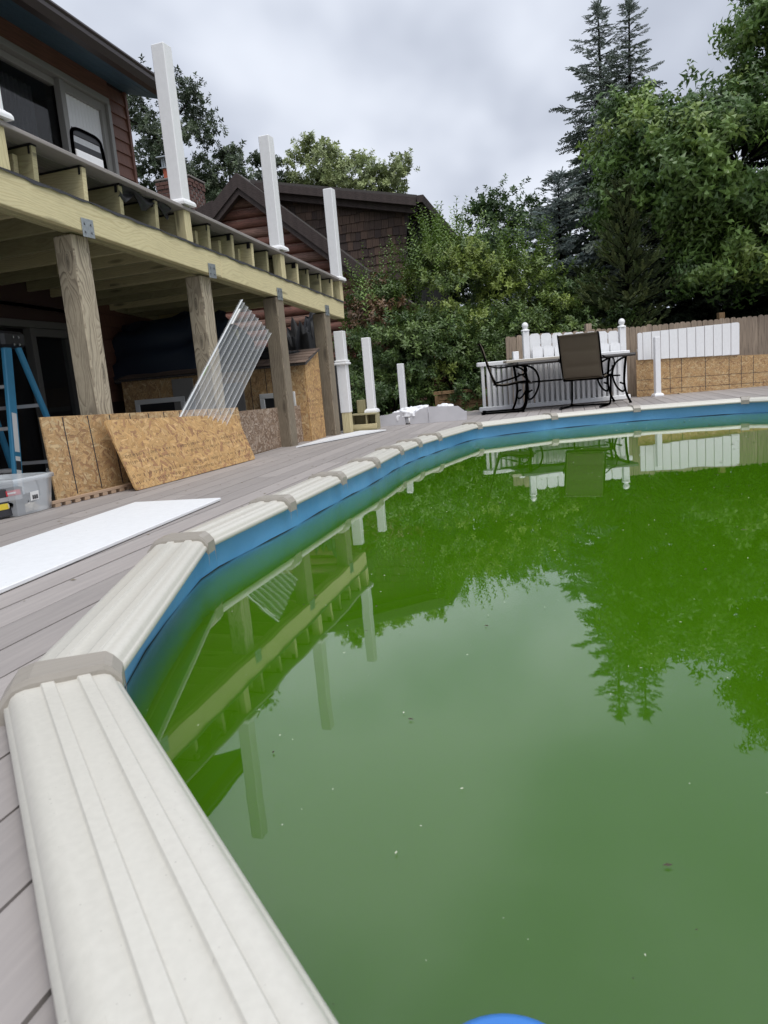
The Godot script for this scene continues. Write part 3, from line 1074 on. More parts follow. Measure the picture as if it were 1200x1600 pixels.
	for k in 4:
		var sb := mb()
		var xa := -5.10 + k * 0.132
		var ya := 4.285 - k * 0.040
		sb.slab([Vector3(xa, ya, 0.2), Vector3(xa, ya, -8.85), Vector3(xa + 0.128, ya - 0.039, -8.85), Vector3(xa + 0.128, ya - 0.039, 0.2)], 0.012)
		put(sb, "soffit_board", M.soffit, roof)
	var g := mb()
	g.prism(PackedVector2Array([Vector2(-4.568, 4.10), Vector2(-4.568, 4.245), Vector2(-4.44, 4.245), Vector2(-4.435, 4.225), Vector2(-4.452, 4.205), Vector2(-4.452, 4.165), Vector2(-4.49, 4.10)]), -8.87, 0.2)
	put(g, "gutter", M.gutter, roof)

# ------------------------------------------------------------------ the log house behind
func build_log_house() -> void:
	var Z := -15.0
	var h := thing("log_house", "dark red-brown log house with steep gable and shingled dormer behind the shrubs", "house")
	var pk := Vector2(-6.30, 4.88)
	var slope := 0.86
	# body behind the logs
	var poly := PackedVector2Array([Vector2(-10.6, -0.65), Vector2(-1.6, -0.65), Vector2(-1.6, pk.y - slope * 4.7), Vector2(pk.x, pk.y - 0.05), Vector2(-10.6, pk.y - slope * 4.3)])
	var b := mb()
	b.prism(poly, Z - 9.0, Z - 0.06)
	var wall := put(b, "wall", M.darkwall, h)
	# logs up to the rakes
	var dy := 0.205
	for k in 27:
		var y := -0.60 + k * dy
		var half := (pk.y - 0.16 - (y + dy * 0.5)) / slope
		if half < 0.1:
			break
		var x0 := maxf(pk.x - half, -10.6)
		var x1 := minf(pk.x + half, -1.6)
		var lb := mb()
		var rows := []
		for i in 13:
			var xx := lerpf(x0, x1, i / 12.0)
			var row := []
			for a in 7:
				var an := PI * a / 6.0 - PI / 2
				row.append(Vector3(xx, y + dy * 0.5 + sin(an) * dy * 0.5, Z - 0.055 + cos(an) * (0.075 + 0.008 * sin(i * 1.7 + k))))
			rows.append(row)
		lb.grid(rows)
		for q in lb.t.size():
			lb.t[q] = Vector2((q % 7) * 0.05, floorf(q / 7.0) * (x1 - x0) / 12.0) + lb.off
		put(lb, "log", M.log if k % 3 else M.log_worn, wall)
		var ch := mb()
		var cr := []
		for e in [-1.0, 1.0]:
			var row := []
			for i in 31:
				var xx := lerpf(x0, x1, i / 30.0)
				var th := 0.007 + 0.015 * maxf(0.0, sin(i * 1.9 + k * 2.3) * sin(i * 0.7 + k))
				row.append(Vector3(xx, y + dy * 0.80 + e * th, Z + 0.006))
			cr.append(row)
		ch.grid(cr)
		put(ch, "worn_edge", M.log_pale, wall)
	# roof planes
	var roof := Node3D.new()
	roof.name = "roof"
	h.add_child(roof, true)
	for s in [-1.0, 1.0]:
		var e := Vector2(pk.x + s * 5.0, pk.y + 0.06 - slope * 5.0)
		var rb := mb()
		rb.prism(PackedVector2Array([pk + Vector2(0, 0.06), e, e - Vector2(0, 0.1), pk - Vector2(0, 0.04)]), Z - 9.4, Z + 0.22)
		put(rb, "roof_plane", M.roof, roof)
		# two rake boards, one proud of the other
		for q in [[0.0, 0.23, 0.24, 0.275], [0.19, 0.36, 0.10, 0.235]]:
			var fb := mb()
			fb.prism(PackedVector2Array([pk + Vector2(0, 0.05 - q[0]), e + Vector2(0, -0.01 - q[0]), e - Vector2(0, q[1] + 0.01), pk - Vector2(0, q[1])]), Z + q[2], Z + q[3])
			put(fb, "rake_board", M.fasciaboard, roof)
	# lower roof at the left
	var lr := mb()
	lr.prism(PackedVector2Array([Vector2(-7.0, 4.55), Vector2(-9.6, 3.72), Vector2(-9.6, 3.55), Vector2(-7.0, 4.38)]), Z - 8.0, Z + 0.02)
	put(lr, "rake_board", M.fasciaboard, roof)
	# shed dormer on the right slope: shingled cheek, low roof, gutter and downspout
	var dz := Z - 0.35
	var d := Node3D.new()
	d.name = "dormer"
	h.add_child(d, true)
	var x1 := -3.05
	var ytop := func(xx: float) -> float: return 4.66 - 0.225 * (xx + 5.6)
	var core := mb()
	core.prism(PackedVector2Array([Vector2(-6.3, 4.8), Vector2(-6.0, 3.9), Vector2(x1, 1.9), Vector2(x1, ytop.call(x1) - 0.1)]), Z - 7.5, dz - 0.03)
	put(core, "cheek", M.darkwall, d)
	for k in 18:
		var y := 1.55 + k * 0.172
		var x := -5.9 + rng.randf() * 0.1
		while x < x1 - 0.02:
			var w := rng.randf_range(0.10, 0.16)
			var yt := minf(y + 0.20, ytop.call(x + w * 0.5) - 0.14)
			var roofy: float = pk.y - slope * (x + w * 0.5 - pk.x)
			if yt - y > 0.04 and y + 0.25 > roofy - 0.2:
				var sb := mb()
				var j := rng.randf_range(-0.012, 0.012)
				var xr := minf(x + w - 0.006, x1)
				sb.slab([Vector3(x, y + j, dz + 0.022), Vector3(xr, y + j + rng.randf_range(-0.006, 0.006), dz + 0.022), Vector3(xr, yt, dz - 0.004), Vector3(x, yt, dz - 0.004)], 0.014)
				put(sb, "shingle", M.shake[rng.randi() % 4] if rng.randf() > 0.12 else M.shake[2], d)
			x += w
	box1("corner_board", M.fasciaboard, d, Vector3(x1, 1.6, dz - 0.08), Vector3(x1 + 0.07, ytop.call(x1) - 0.14, dz + 0.03))
	var dr := mb()
	dr.prism(PackedVector2Array([Vector2(-6.1, ytop.call(-6.1) + 0.05), Vector2(-2.70, ytop.call(-2.70) + 0.05), Vector2(-2.70, ytop.call(-2.70) - 0.04), Vector2(-6.1, ytop.call(-6.1) - 0.04)]), Z - 7.6, Z + 0.05)
	put(dr, "dormer_roof", M.roof, d)
	for q in [[-0.0, 0.15, 0.02, 0.06], [0.13, 0.27, -0.20, -0.10]]:
		var fb := mb()
		fb.prism(PackedVector2Array([Vector2(-6.0, ytop.call(-6.0) - q[0]), Vector2(-2.72, ytop.call(-2.72) - q[0]), Vector2(-2.72, ytop.call(-2.72) - q[1]), Vector2(-6.0, ytop.call(-6.0) - q[1])]), Z + q[2] + 0.002, Z + q[3])
		put(fb, "rake_board", M.fasciaboard, d)
	var gy: float = ytop.call(-2.72)
	var gb := mb()
	gb.prism(PackedVector2Array([Vector2(-2.70, gy - 0.10), Vector2(-2.70, gy + 0.03), Vector2(-2.57, gy + 0.03), Vector2(-2.60, gy - 0.10)]), Z - 7.6, Z + 0.07)
	put(gb, "gutter", M.fasciaboard, d)
	var ds := mb()
	ds.tube([Vector3(-2.64, gy - 0.08, Z + 0.0), Vector3(-2.66, gy - 0.22, Z - 0.03), Vector3(-2.96, gy - 0.50, Z - 0.26), Vector3(-2.99, gy - 0.66, Z - 0.28), Vector3(-2.99, gy - 2.4, Z - 0.28)], 0.042, -1.0, 8)
	put(ds, "downspout", M.barkgrey, d)
	var dw := mb()
	dw.bx(Vector3(x1 - 0.1, 1.0, Z - 7.4), Vector3(x1 - 0.0, gy - 0.1, dz - 0.1))
	put(dw, "dormer_wall", M.dark_interior, d)
	# chimney
	var c := Node3D.new()
	c.name = "chimney"
	h.add_child(c, true)
	var cx0 := -8.72
	var cx1 := -7.92
	var zf := -15.9
	box1("core", M.mortar, c, Vector3(cx0 + 0.01, 2.0, zf - 0.7), Vector3(cx1 - 0.01, 5.35, zf - 0.01), 0.0)
	for k in 20:
		var y := 3.72 + k * 0.081
		var out := 0.02 if k > 17 else 0.0
		for side in 2:
			var a := (cx0 if side == 0 else zf - 0.7) - out
			var e := (cx1 if side == 0 else zf) + out
			var x := a - (0.11 if k % 2 else 0.0)
			while x < e:
				var bb := mb()
				var lo := maxf(x, a)
				var hi := minf(x + 0.205, e)
				if hi - lo > 0.03:
					if side == 0:
						bb.bx(Vector3(lo, y, zf - 0.05), Vector3(hi, y + 0.068, zf + out), 0.004)
					else:
						bb.bx(Vector3(cx1 - 0.05, y, lo), Vector3(cx1 + out + 0.001, y + 0.068, hi - 0.052), 0.004)
					put(bb, "brick", M.brick if rng.randf() < 0.7 else M.brick2, c)
				x += 0.215
	box1("crown", M.mortar, c, Vector3(cx0 - 0.03, 5.355, zf - 0.74), Vector3(cx1 + 0.03, 5.40, zf + 0.03), 0.01)
	box1("flue", M.clay, c, Vector3(-8.60, 5.40, zf - 0.5), Vector3(-8.28, 5.66, zf - 0.14), 0.015)
	var cg := mb()
	for i in 9:
		cg.bar(Vector3(-8.62 + i * 0.046, 5.64, zf - 0.12), Vector3(-8.62 + i * 0.046, 5.86, zf - 0.12), 0.012, 0.012)
		cg.bar(Vector3(-8.25, 5.64, zf - 0.12 - i * 0.05), Vector3(-8.25, 5.86, zf - 0.12 - i * 0.05), 0.012, 0.012)
		cg.bar(Vector3(-8.62, 5.64, zf - 0.12 - i * 0.05), Vector3(-8.62, 5.86, zf - 0.12 - i * 0.05), 0.012, 0.012)
	cg.bx(Vector3(-8.68, 5.86, zf - 0.60), Vector3(-8.19, 5.89, zf - 0.04), 0.006)
	cg.bx(Vector3(-8.64, 5.65, zf - 0.54), Vector3(-8.24, 5.67, zf - 0.1), 0.002)
	put(cg, "chimney_cap", M.steel, c)

# ------------------------------------------------------------------ things under and on the decks
func osb_lines(parent: Node3D, a0: Vector3, a1: Vector3, b0: Vector3, b1: Vector3, ts: Array, nrm: Vector3) -> void:
	for t in ts:
		var b := mb()
		var p := a0.lerp(a1, t) + nrm * 0.0006
		var q := b0.lerp(b1, t) + nrm * 0.0006
		b.bar(p + (q - p) * 0.03, q - (q - p) * 0.01, 0.007, 0.0022, 0.0, nrm)
		put(b, "marking_line", M.ink, parent)

func build_under_deck() -> void:
	# big sheet on edge
	var o := thing("osb_sheet", "long OSB sheet standing on edge with black marking lines, behind the leaning one", "board")
	var a0 := Vector3(-3.047, 0.022, -3.842)
	var a1 := Vector3(-2.774, 0.022, -6.05)
	var b0 := Vector3(-3.051, 0.532, -3.815)
	var b1 := Vector3(-2.785, 0.453, -5.985)
	var nn := (a1 - a0).cross(b0 - a0).normalized()
	var b := mb()
	b.slab([a0, a1, b1, b0], 0.012)
	put(b, "sheet", M.osb, o)
	osb_lines(o, a0, a1, b0, b1, [0.078, 0.176, 0.268, 0.36, 0.45, 0.53, 0.617, 0.70, 0.787, 0.87, 0.94], nn)
	# notched strip along its foot
	var ns := thing("notched_strip", "notched wooden strip lying along the foot of the OSB sheet", "wood strip")
	b = mb()
	var dir := Vector3(0.123, 0, -0.992)
	var p0 := Vector3(-2.985, 0, -3.70)
	b.bar(p0 + Vector3(0, 0.030, 0), p0 + dir * 0.95 + Vector3(0, 0.030, 0), 0.035, 0.014)
	put(b, "batten", M.tan, ns)
	for k in 12:
		b = mb()
		b.bar(p0 + dir * (0.02 + k * 0.08) + Vector3(0, 0.0112, 0), p0 + dir * (0.062 + k * 0.08) + Vector3(0, 0.0112, 0), 0.034, 0.0216, 0.001)
		put(b, "tooth", M.tan, ns)
	# leaning sheet with print
	var ls := thing("osb_sheet", "OSB sheet with rounded corners and stamped print leaning outward against the longer sheet", "board")
	var bl := Vector3(-2.76, 0.004, -4.25)
	var br := Vector3(-2.648, 0.004, -5.93)
	var tl := Vector3(-2.93, 0.475, -4.26)
	var tr := Vector3(-2.77, 0.405, -5.94)
	var ux := (br - bl).normalized()
	var uy := ((tl - bl) - ux * (tl - bl).dot(ux)).normalized()
	var uz := ux.cross(uy)
	var q2 := []
	for p in [bl, br, tr, tl]:
		q2.append(Vector2((p - bl).dot(ux), (p - bl).dot(uy)))
	var outl := PackedVector2Array()
	for i in 4:
		var c: Vector2 = q2[i]
		var pv: Vector2 = (q2[(i + 3) % 4] - c).normalized()
		var nx: Vector2 = (q2[(i + 1) % 4] - c).normalized()
		var r := 0.035
		for k in 6:
			var t := k / 5.0
			outl.append((c + pv * r).lerp(c, t).lerp(c.lerp(c + nx * r, t), t))
	b = mb()
	b.off = Vector2.ZERO
	b.prism(outl, -0.012, 0.0, Transform3D(Basis(ux, uy, uz), bl))
	for i in b.t.size():
		b.t[i].y = 1.17 - b.t[i].y
	put(b, "sheet", M.osb_print, ls)
	# weathered sheet behind the third column
	var ws := thing("osb_sheet", "grey weathered OSB sheet standing behind the third column", "board")
	b = mb()
	b.slab([Vector3(-2.915, 0.0, -6.15), Vector3(-2.797, 0.0, -8.0), Vector3(-2.797, 0.385, -8.0), Vector3(-2.915, 0.415, -6.15)], 0.012)
	put(b, "sheet", M.osb_grey, ws)
	# clear corrugated panel: c0 foot left, c1 foot right, c2 top right, c3 top left
	var cl := thing("corrugated_panel", "clear corrugated plastic panel leaning in front of the second column", "plastic panel")
	var c3 := Vector3(-2.735, 1.378, -6.18)
	var c2 := Vector3(-2.669, 1.097, -6.636)
	var c0 := Vector3(-2.98, -0.10, -4.53)
	var c1 := Vector3(-2.875, -0.26, -5.03)
	nn = (c1 - c0).cross(c3 - c0).normalized()
	if nn.x < 0.0:
		nn = -nn
	b = mb()
	var rows := []
	for i in 15:
		var row := []
		for j in 91:
			var u := j / 90.0
			var p := c0.lerp(c1, u).lerp(c3.lerp(c2, u), i / 14.0)
			var fr := absf(fmod(u * 9.0 + 0.5, 1.0) - 0.5)
			row.append(p + nn * 0.007 * clampf(1.6 - fr * 9.0, 0.0, 1.0))
		rows.append(row)
	b.grid(rows)
	put(b, "sheet", M.clear, cl)
	b = mb()
	b.bar(c0.lerp(c1, 0.03) + nn * 0.012, c3.lerp(c2, 0.03) + nn * 0.012, 0.016, 0.003)
	put(b, "edge_strip", M.clear_edge, cl)
	for k in 9:
		b = mb()
		var uu := (k + 1.0) / 9.0 if k < 8 else 0.992
		b.bar(c0.lerp(c1, uu) + nn * 0.0095, c3.lerp(c2, uu) + nn * 0.0095, 0.007, 0.002, 0.0, nn)
		put(b, "rib", M.rib, cl)
	b = mb()
	b.bar(c0.lerp(c3, 0.57).lerp(c1.lerp(c2, 0.57), 0.03) + nn * 0.018, c0.lerp(c3, 0.62).lerp(c1.lerp(c2, 0.62), 0.03) + nn * 0.018, 0.014, 0.002)
	put(b, "sticker", mat(Color(0.22, 0.36, 0.12), 0.6), cl)
	b = mb()
	b.bar(c0.lerp(c3, 0.86).lerp(c1.lerp(c2, 0.86), 0.06) + nn * 0.016, c0.lerp(c3, 0.95).lerp(c1.lerp(c2, 0.95), 0.06) + nn * 0.016, 0.03, 0.002)
	put(b, "sticker", M.paper, cl)

	# OSB play shed
	var sh := thing("osb_shed", "low OSB shed with two small white windows and a shingle roof under the raised deck", "shed")
	var zf := -7.63
	var sw := mb()
	sw.bx(Vector3(-4.95, PATIO_Y, zf - 0.02), Vector3(-2.74, 0.84, zf), 0.002)
	put(sw, "wall", M.osb, sh)
	b = mb()
	var X := Transform3D(Basis(Vector3(0, 0, -1), Vector3.UP, Vector3.RIGHT), Vector3(-2.725, 0, 0))
	b.prism(PackedVector2Array([Vector2(7.635, PATIO_Y), Vector2(8.12, PATIO_Y), Vector2(8.12, 0.965), Vector2(8.08, 0.975), Vector2(7.635, 0.815)]), -0.014, 0.0, X)
	put(b, "wall", M.osb_print, sh)
	box1("wall", M.osb, sh, Vector3(-4.95, PATIO_Y, -8.12), Vector3(-2.74, 0.95, -8.10))
	for s in [[-4.80, -4.17, 0.595], [-3.27, -2.86, 0.545]]:
		var win := Node3D.new()
		win.name = "window"
		sh.add_child(win, true)
		var y1: float = s[2]
		for q in [[s[0], s[1], y1 - 0.055, y1], [s[0], s[1], y1 - 0.42, y1 - 0.37], [s[0], s[0] + 0.055, y1 - 0.37, y1 - 0.055], [s[1] - 0.055, s[1], y1 - 0.37, y1 - 0.055]]:
			box1("frame", M.vinyl_dirty, win, Vector3(q[0], q[2], zf + 0.001), Vector3(q[1], q[3], zf + 0.028), 0.004)
		box1("pane", M.black, win, Vector3(s[0] + 0.05, y1 - 0.37, zf + 0.002), Vector3(s[1] - 0.05, y1 - 0.05, zf + 0.012), 0.0)
	box1("door_panel", M.frame, sh, Vector3(-3.84, PATIO_Y, zf + 0.001), Vector3(-3.45, 0.69, zf + 0.02))
	box1("side_panel", M.frame, sh, Vector3(-4.31, PATIO_Y, zf + 0.001), Vector3(-4.05, 0.79, zf + 0.018))
	osb_lines(sh, Vector3(-3.45, 0.0, zf), Vector3(-2.75, 0.0, zf), Vector3(-3.45, 0.82, zf), Vector3(-2.75, 0.82, zf), [0.12, 0.38, 0.62], Vector3(0, 0, 1))
	var roof := mb()
	roof.slab([Vector3(-5.0, 0.83, zf + 0.06), Vector3(-2.69, 0.83, zf + 0.06), Vector3(-2.69, 0.995, -8.08), Vector3(-5.0, 0.995, -8.08)], 0.02)
	var rf := put(roof, "roof", M.roof, sh)
	for k in 5:
		var t0 := k / 5.0
		var x := -5.0 + rng.randf() * 0.1
		while x < -2.70:
			var w := rng.randf_range(0.14, 0.24)
			b = mb()
			var xr := minf(x + w - 0.004, -2.685)
			var ya := lerpf(0.838, 0.998, t0) + 0.006
			var yb := lerpf(0.838, 0.998, minf(t0 + 0.23, 1.0)) + 0.001
			var za := lerpf(zf + 0.075, -8.08, t0)
			var zb := lerpf(zf + 0.075, -8.08, minf(t0 + 0.23, 1.0))
			b.slab([Vector3(x, ya, za), Vector3(xr, ya, za), Vector3(xr, yb, zb), Vector3(x, yb, zb)], 0.006)
			put(b, "shingle", M.shed_shingle[rng.randi() % 4], rf)
			x += w
	# covered heaps
	heap("blue_tarp_heap", "dark blue tarp draped over a heap on the shed's roof", "tarp", M.tarp, Vector3(-4.55, 0.80, -8.25), Vector3(0.95, 0.72, 0.55), 3)
	heap("black_tarp_heap", "black plastic sheet bunched on the shed roof behind the clear panel", "tarp", M.blackcover, Vector3(-3.55, 0.84, -8.1), Vector3(0.62, 0.20, 0.35), 8)
	heap("covered_grill", "black covered grill standing behind the last column", "grill cover", M.blackcover, Vector3(-3.28, PATIO_Y, -9.4), Vector3(0.36, 2.05, 0.32), 5)
	# lumber stub sticking up behind the panel
	var st := put(null_box(Vector3(-0.12, 0.0, -0.02), Vector3(0.12, 0.30, 0.02)), "lumber_offcut", M.timber)
	st.position = Vector3(-3.80, 1.0, -8.15)
	tag(st, "pale lumber offcut standing on the shed roof behind the clear panel", "lumber")

	build_ladder()
	build_tote()
	var fc := thing("folding_chair", "white folding chair with black frame on the raised deck by the sliding door", "chair", Vector3(-4.05, 1.985, -6.25), PI)
	b = mb()
	b.tube(curve([Vector3(-0.10, 0.0, 0.30), Vector3(-0.02, 0.50, 0.24), Vector3(0.0, 0.86, 0.22), Vector3(0.0, 0.95, 0.17), Vector3(0.0, 0.965, 0.0), Vector3(0.0, 0.95, -0.17), Vector3(0.0, 0.86, -0.22), Vector3(-0.02, 0.50, -0.24), Vector3(-0.10, 0.0, -0.30)]), 0.016, -1.0, 8)
	put(b, "back_frame", M.black, fc)
	for q in [[0.90, 0.965], [0.79, 0.845]]:
		b = mb()
		b.bar(Vector3(0.004, (q[0] + q[1]) / 2, -0.20), Vector3(0.004, (q[0] + q[1]) / 2, 0.20), 0.014, q[1] - q[0], 0.005)
		put(b, "back_bar", M.black, fc)
	b = mb()
	b.bx(Vector3(-0.012, 0.42, -0.19), Vector3(0.012, 0.785, 0.195), 0.006)
	put(b, "back_panel", M.vinyl, fc)
	b = mb()
	b.bx(Vector3(-0.02, 0.42, -0.20), Vector3(0.40, 0.45, 0.20), 0.01)
	put(b, "seat", M.black, fc)
	for z in [-0.25, 0.25]:
		b = mb()
		b.bar(Vector3(-0.05, 0.44, z * 0.9), Vector3(0.36, 0.0, z), 0.024, 0.024, 0.004)
		put(b, "leg", M.black, fc)

	# white sheets on the deck
	var s1 := put(null_box(Vector3(-0.26, 0, -1.45), Vector3(0.26, 0.016, 1.45), 0.003), "white_panel", M.whitesheet)
	s1.position = Vector3(-2.065, 0.004, -2.21)
	s1.rotation.y = 0.045
	s1.rotation.z = -0.004
	tag(s1, "long white trim board lying flat on the near deck beside the rail", "trim board")
	b = mb()
	b.slab([Vector3(-2.60, 0.018, -6.80), Vector3(-2.07, 0.018, -8.37), Vector3(-2.42, 0.018, -8.50), Vector3(-2.585, 0.018, -7.64)], 0.012)
	var s2 := put(b, "white_panel", M.whitesheet)
	tag(s2, "white trim board lying on the deck at the foot of the far columns", "trim board")

func null_box(lo: Vector3, hi: Vector3, bevel := 0.004) -> MB:
	var b := mb()
	b.bx(lo, hi, bevel)
	return b

func heap(called: String, label: String, cat: String, m: Material, at: Vector3, r: Vector3, sd: int) -> void:
	var f := FastNoiseLite.new()
	f.seed = sd
	f.frequency = 1.3
	f.fractal_octaves = 4
	var b := mb()
	var rows := []
	for i in 15:
		var el := lerpf(PI / 2, 0.0, i / 14.0)
		var row := []
		for j in 33:
			var az := TAU * j / 32.0
			var d := Vector3(cos(az) * cos(el), sin(el), sin(az) * cos(el))
			var sq := Vector3(signf(d.x) * pow(absf(d.x), 0.75), pow(absf(d.y), 0.7), signf(d.z) * pow(absf(d.z), 0.75))
			var k := 1.0 + 0.28 * f.get_noise_3dv(d * 1.6) + 0.05 * sin(az * 9.0) * cos(el)
			row.append(sq * k * r * Vector3(1, 1, 1))
		rows.append(row)
	b.grid(rows)
	var o := put(b, called, m)
	o.position = at
	tag(o, label, cat)

func build_ladder() -> void:
	var l := thing("step_ladder", "blue fibreglass stepladder with black top standing behind the clear tote", "ladder", Vector3(-3.86, PATIO_Y, -4.44), 0.12)
	# front pair of rails leans one way, rear pair the other (local z is the depth of the ladder)
	var top := 1.68
	for x in [-0.16, 0.16]:
		var sx: float = signf(x)
		var b := mb()
		b.bar(Vector3(x * 1.55, 0.0, 0.42), Vector3(x, top, 0.06), 0.03, 0.085, 0.006, Vector3.FORWARD)
		var fr := put(b, "front_rail", M.ladder_blue, l)
		b = mb()
		b.bar(Vector3(x * 1.7, 0.0, -0.62), Vector3(x * 1.05, top, -0.05), 0.028, 0.05, 0.006, Vector3.FORWARD)
		put(b, "rear_rail", M.ladder_blue, l)
		b = mb()
		b.bar(Vector3(x * 1.25 + sx * 0.01, 0.72, 0.27), Vector3(x * 1.35, 0.78, -0.33), 0.006, 0.03)
		b.bar(Vector3(x * 1.28, 0.80, -0.10), Vector3(x * 1.32, 0.60, -0.39), 0.006, 0.025)
		put(b, "spreader", M.alu, l)
		if x > 0:
			for q in [[0.96, 1.22, M.paper], [0.70, 0.93, M.paper], [0.84, 0.90, M.ink]]:
				b = mb()
				var t0: float = q[0] / top
				var t1: float = q[1] / top
				var f0 := Vector3(x * 1.55, 0.0, 0.42)
				var f1 := Vector3(x, top, 0.06)
				b.bar(f0.lerp(f1, t0) + Vector3(0.0158, 0, 0), f0.lerp(f1, t1) + Vector3(0.0158, 0, 0), 0.001 if q[2] == M.paper else 0.0016, 0.05, 0.0, Vector3.FORWARD)
				put(b, "label", q[2], fr)
	for k in 5:
		var t := (k + 1) / 6.0
		var b := mb()
		var w := lerpf(0.235, 0.165, t)
		b.bx(Vector3(-w, t * top - 0.012, lerpf(0.42, 0.06, t) - 0.045), Vector3(w, t * top + 0.012, lerpf(0.42, 0.06, t) + 0.04), 0.003)
		put(b, "step", M.alu, l)
	for k in 3:
		var t := (k + 1) / 4.0
		var b := mb()
		var w := lerpf(0.26, 0.17, t)
		b.bar(Vector3(-w, t * top, lerpf(-0.62, -0.05, t)), Vector3(w, t * top, lerpf(-0.62, -0.05, t)), 0.025, 0.025)
		put(b, "brace", M.alu, l)
	var b := mb()
	b.bx(Vector3(-0.20, top - 0.02, -0.12), Vector3(0.20, top + 0.09, 0.14), 0.02)
	var cap := put(b, "top_cap", M.black, l)
	for q in [[0.03, 0.05], [-0.03, 0.05], [0.03, 0.0], [-0.03, 0.0]]:
		b = mb()
		b.tube([Vector3(0.199, top + q[1], q[0]), Vector3(0.206, top + q[1], q[0])], 0.009, 0.007, 8)
		put(b, "rivet", M.alu, cap)

func build_tote() -> void:
	var yaw := -0.04
	var t := thing("clear_tote", "clear plastic storage tote on the deck edge before the ladder", "storage tote", Vector3(-3.145, 0, -3.57), yaw)
	var rows := []
	var b := mb()
	var ring := func(hx: float, hz: float, y: float) -> Array:
		var out := []
		for k in 25:
			var a := TAU * k / 24.0 + PI / 4.0
			var c := Vector2(cos(a), sin(a))
			var m := maxf(absf(c.x), absf(c.y))
			c = (c / m).lerp(c * 1.15, 0.22)
			out.append(Vector3(c.x * hx, y, c.y * hz))
		return out
	for q in [[0.165, 0.135, 0.004], [0.170, 0.140, 0.02], [0.188, 0.155, 0.185], [0.189, 0.156, 0.188]]:
		rows.append(ring.call(q[0], q[1], q[2]))
	b.grid(rows)
	b.face(ring.call(0.165, 0.135, 0.004).slice(0, 24), Vector3.DOWN)
	put(b, "tub", M.tote, t)
	b = mb()
	rows = []
	for q in [[0.189, 0.156, 0.185], [0.200, 0.167, 0.187], [0.201, 0.168, 0.205], [0.196, 0.163, 0.213], [0.190, 0.157, 0.208], [0.189, 0.156, 0.188]]:
		rows.append(ring.call(q[0], q[1], q[2]))
	b.grid(rows)
	put(b, "rim", M.tote, t)
	b = mb()
	b.slab([Vector3(0.1835, 0.075, 0.045), Vector3(0.1835, 0.075, -0.02), Vector3(0.1885, 0.125, -0.02), Vector3(0.1885, 0.125, 0.045)], 0.001)
	var lab := put(b, "paper_label", M.paper, t)
	for k in 9:
		b = mb()
		b.bx(Vector3(0.186, 0.082, 0.030 - k * 0.005), Vector3(0.1882, 0.106, 0.0275 - k * 0.005 + 0.001 * (k % 3)), 0.0)
		put(b, "barcode_bar", M.ink, lab)
	# what it holds
	var kit := thing("paint_kit", "black and red paint kit packaging inside the clear tote", "packaging", Vector3(-3.055, 0.012, -3.42), 1.25)
	box1("carton", M.ink, kit, Vector3(-0.13, 0, -0.03), Vector3(0.10, 0.15, 0.03), 0.003)
	box1("red_label", M.red, kit, Vector3(0.0, 0.108, 0.0305), Vector3(0.085, 0.138, 0.032), 0.0)
	box1("grey_band", M.greyprint, kit, Vector3(-0.12, 0.082, 0.0305), Vector3(0.09, 0.105, 0.0318), 0.0)
	box1("yellow_label", M.yellow, kit, Vector3(-0.06, 0.04, 0.0305), Vector3(0.005, 0.072, 0.032), 0.0)
	box1("white_lettering", M.paper, kit, Vector3(0.008, 0.118, 0.0322), Vector3(0.055, 0.128, 0.033), 0.0)
	var rl := thing("paint_roller", "white paint roller with bent wire handle lying in the clear tote", "paint roller", Vector3(-3.06, 0.06, -3.52), 1.2)
	b = mb()
	b.tube([Vector3(-0.09, 0.01, 0.075), Vector3(0.02, 0.018, 0.078)], 0.014, -1.0, 12)
	put(b, "handle", M.vinyl, rl)
	b = mb()
	b.tube([Vector3(0.02, 0.018, 0.078), Vector3(0.05, 0.035, 0.078), Vector3(0.11, 0.035, 0.06), Vector3(0.125, 0.09, 0.03), Vector3(0.13, 0.12, 0.0)], 0.003, -1.0, 6)
	put(b, "wire", M.alu, rl)
	b = mb()
	b.tube([Vector3(0.02, 0.015, 0.0), Vector3(0.11, 0.03, 0.0)], 0.028, -1.0, 14)
	put(b, "sleeve", M.vinyl_dirty, rl)
	heap("rag", "crumpled tan rag at the bottom of the clear tote", "rag", M.beige, Vector3(-3.07, 0.012, -3.57), Vector3(0.075, 0.055, 0.08), 12)

# ------------------------------------------------------------------ far side: frame F lies along the far edge of the deck
const F_YAW := 0.288
func F(x: float, y: float, n: float) -> Vector3:
	return Vector3(1.0, 0, -12.1) + Vector3(0.959, 0, -0.284) * x + Vector3(0.284, 0, 0.959) * n + Vector3(0, y, 0)

func dogear(w: float, y0: float, y1: float, cut := 0.025) -> PackedVector2Array:
	return PackedVector2Array([Vector2(-w / 2, y0), Vector2(w / 2, y0), Vector2(w / 2, y1 - cut), Vector2(w / 2 - cut, y1), Vector2(-w / 2 + cut, y1), Vector2(-w / 2, y1 - cut)])

func roundtop(w: float, y0: float, y1: float) -> PackedVector2Array:
	var p := PackedVector2Array([Vector2(-w / 2, y0), Vector2(w / 2, y0)])
	var r := 0.03
	for k in 5:
		var a := k / 4.0 * PI / 2
		p.append(Vector2(w / 2 - r + r * cos(a), y1 - r + r * sin(a)))
	for k in 5:
		var a := PI / 2 + k / 4.0 * PI / 2
		p.append(Vector2(-w / 2 + r + r * cos(a), y1 - r + r * sin(a)))
	return p

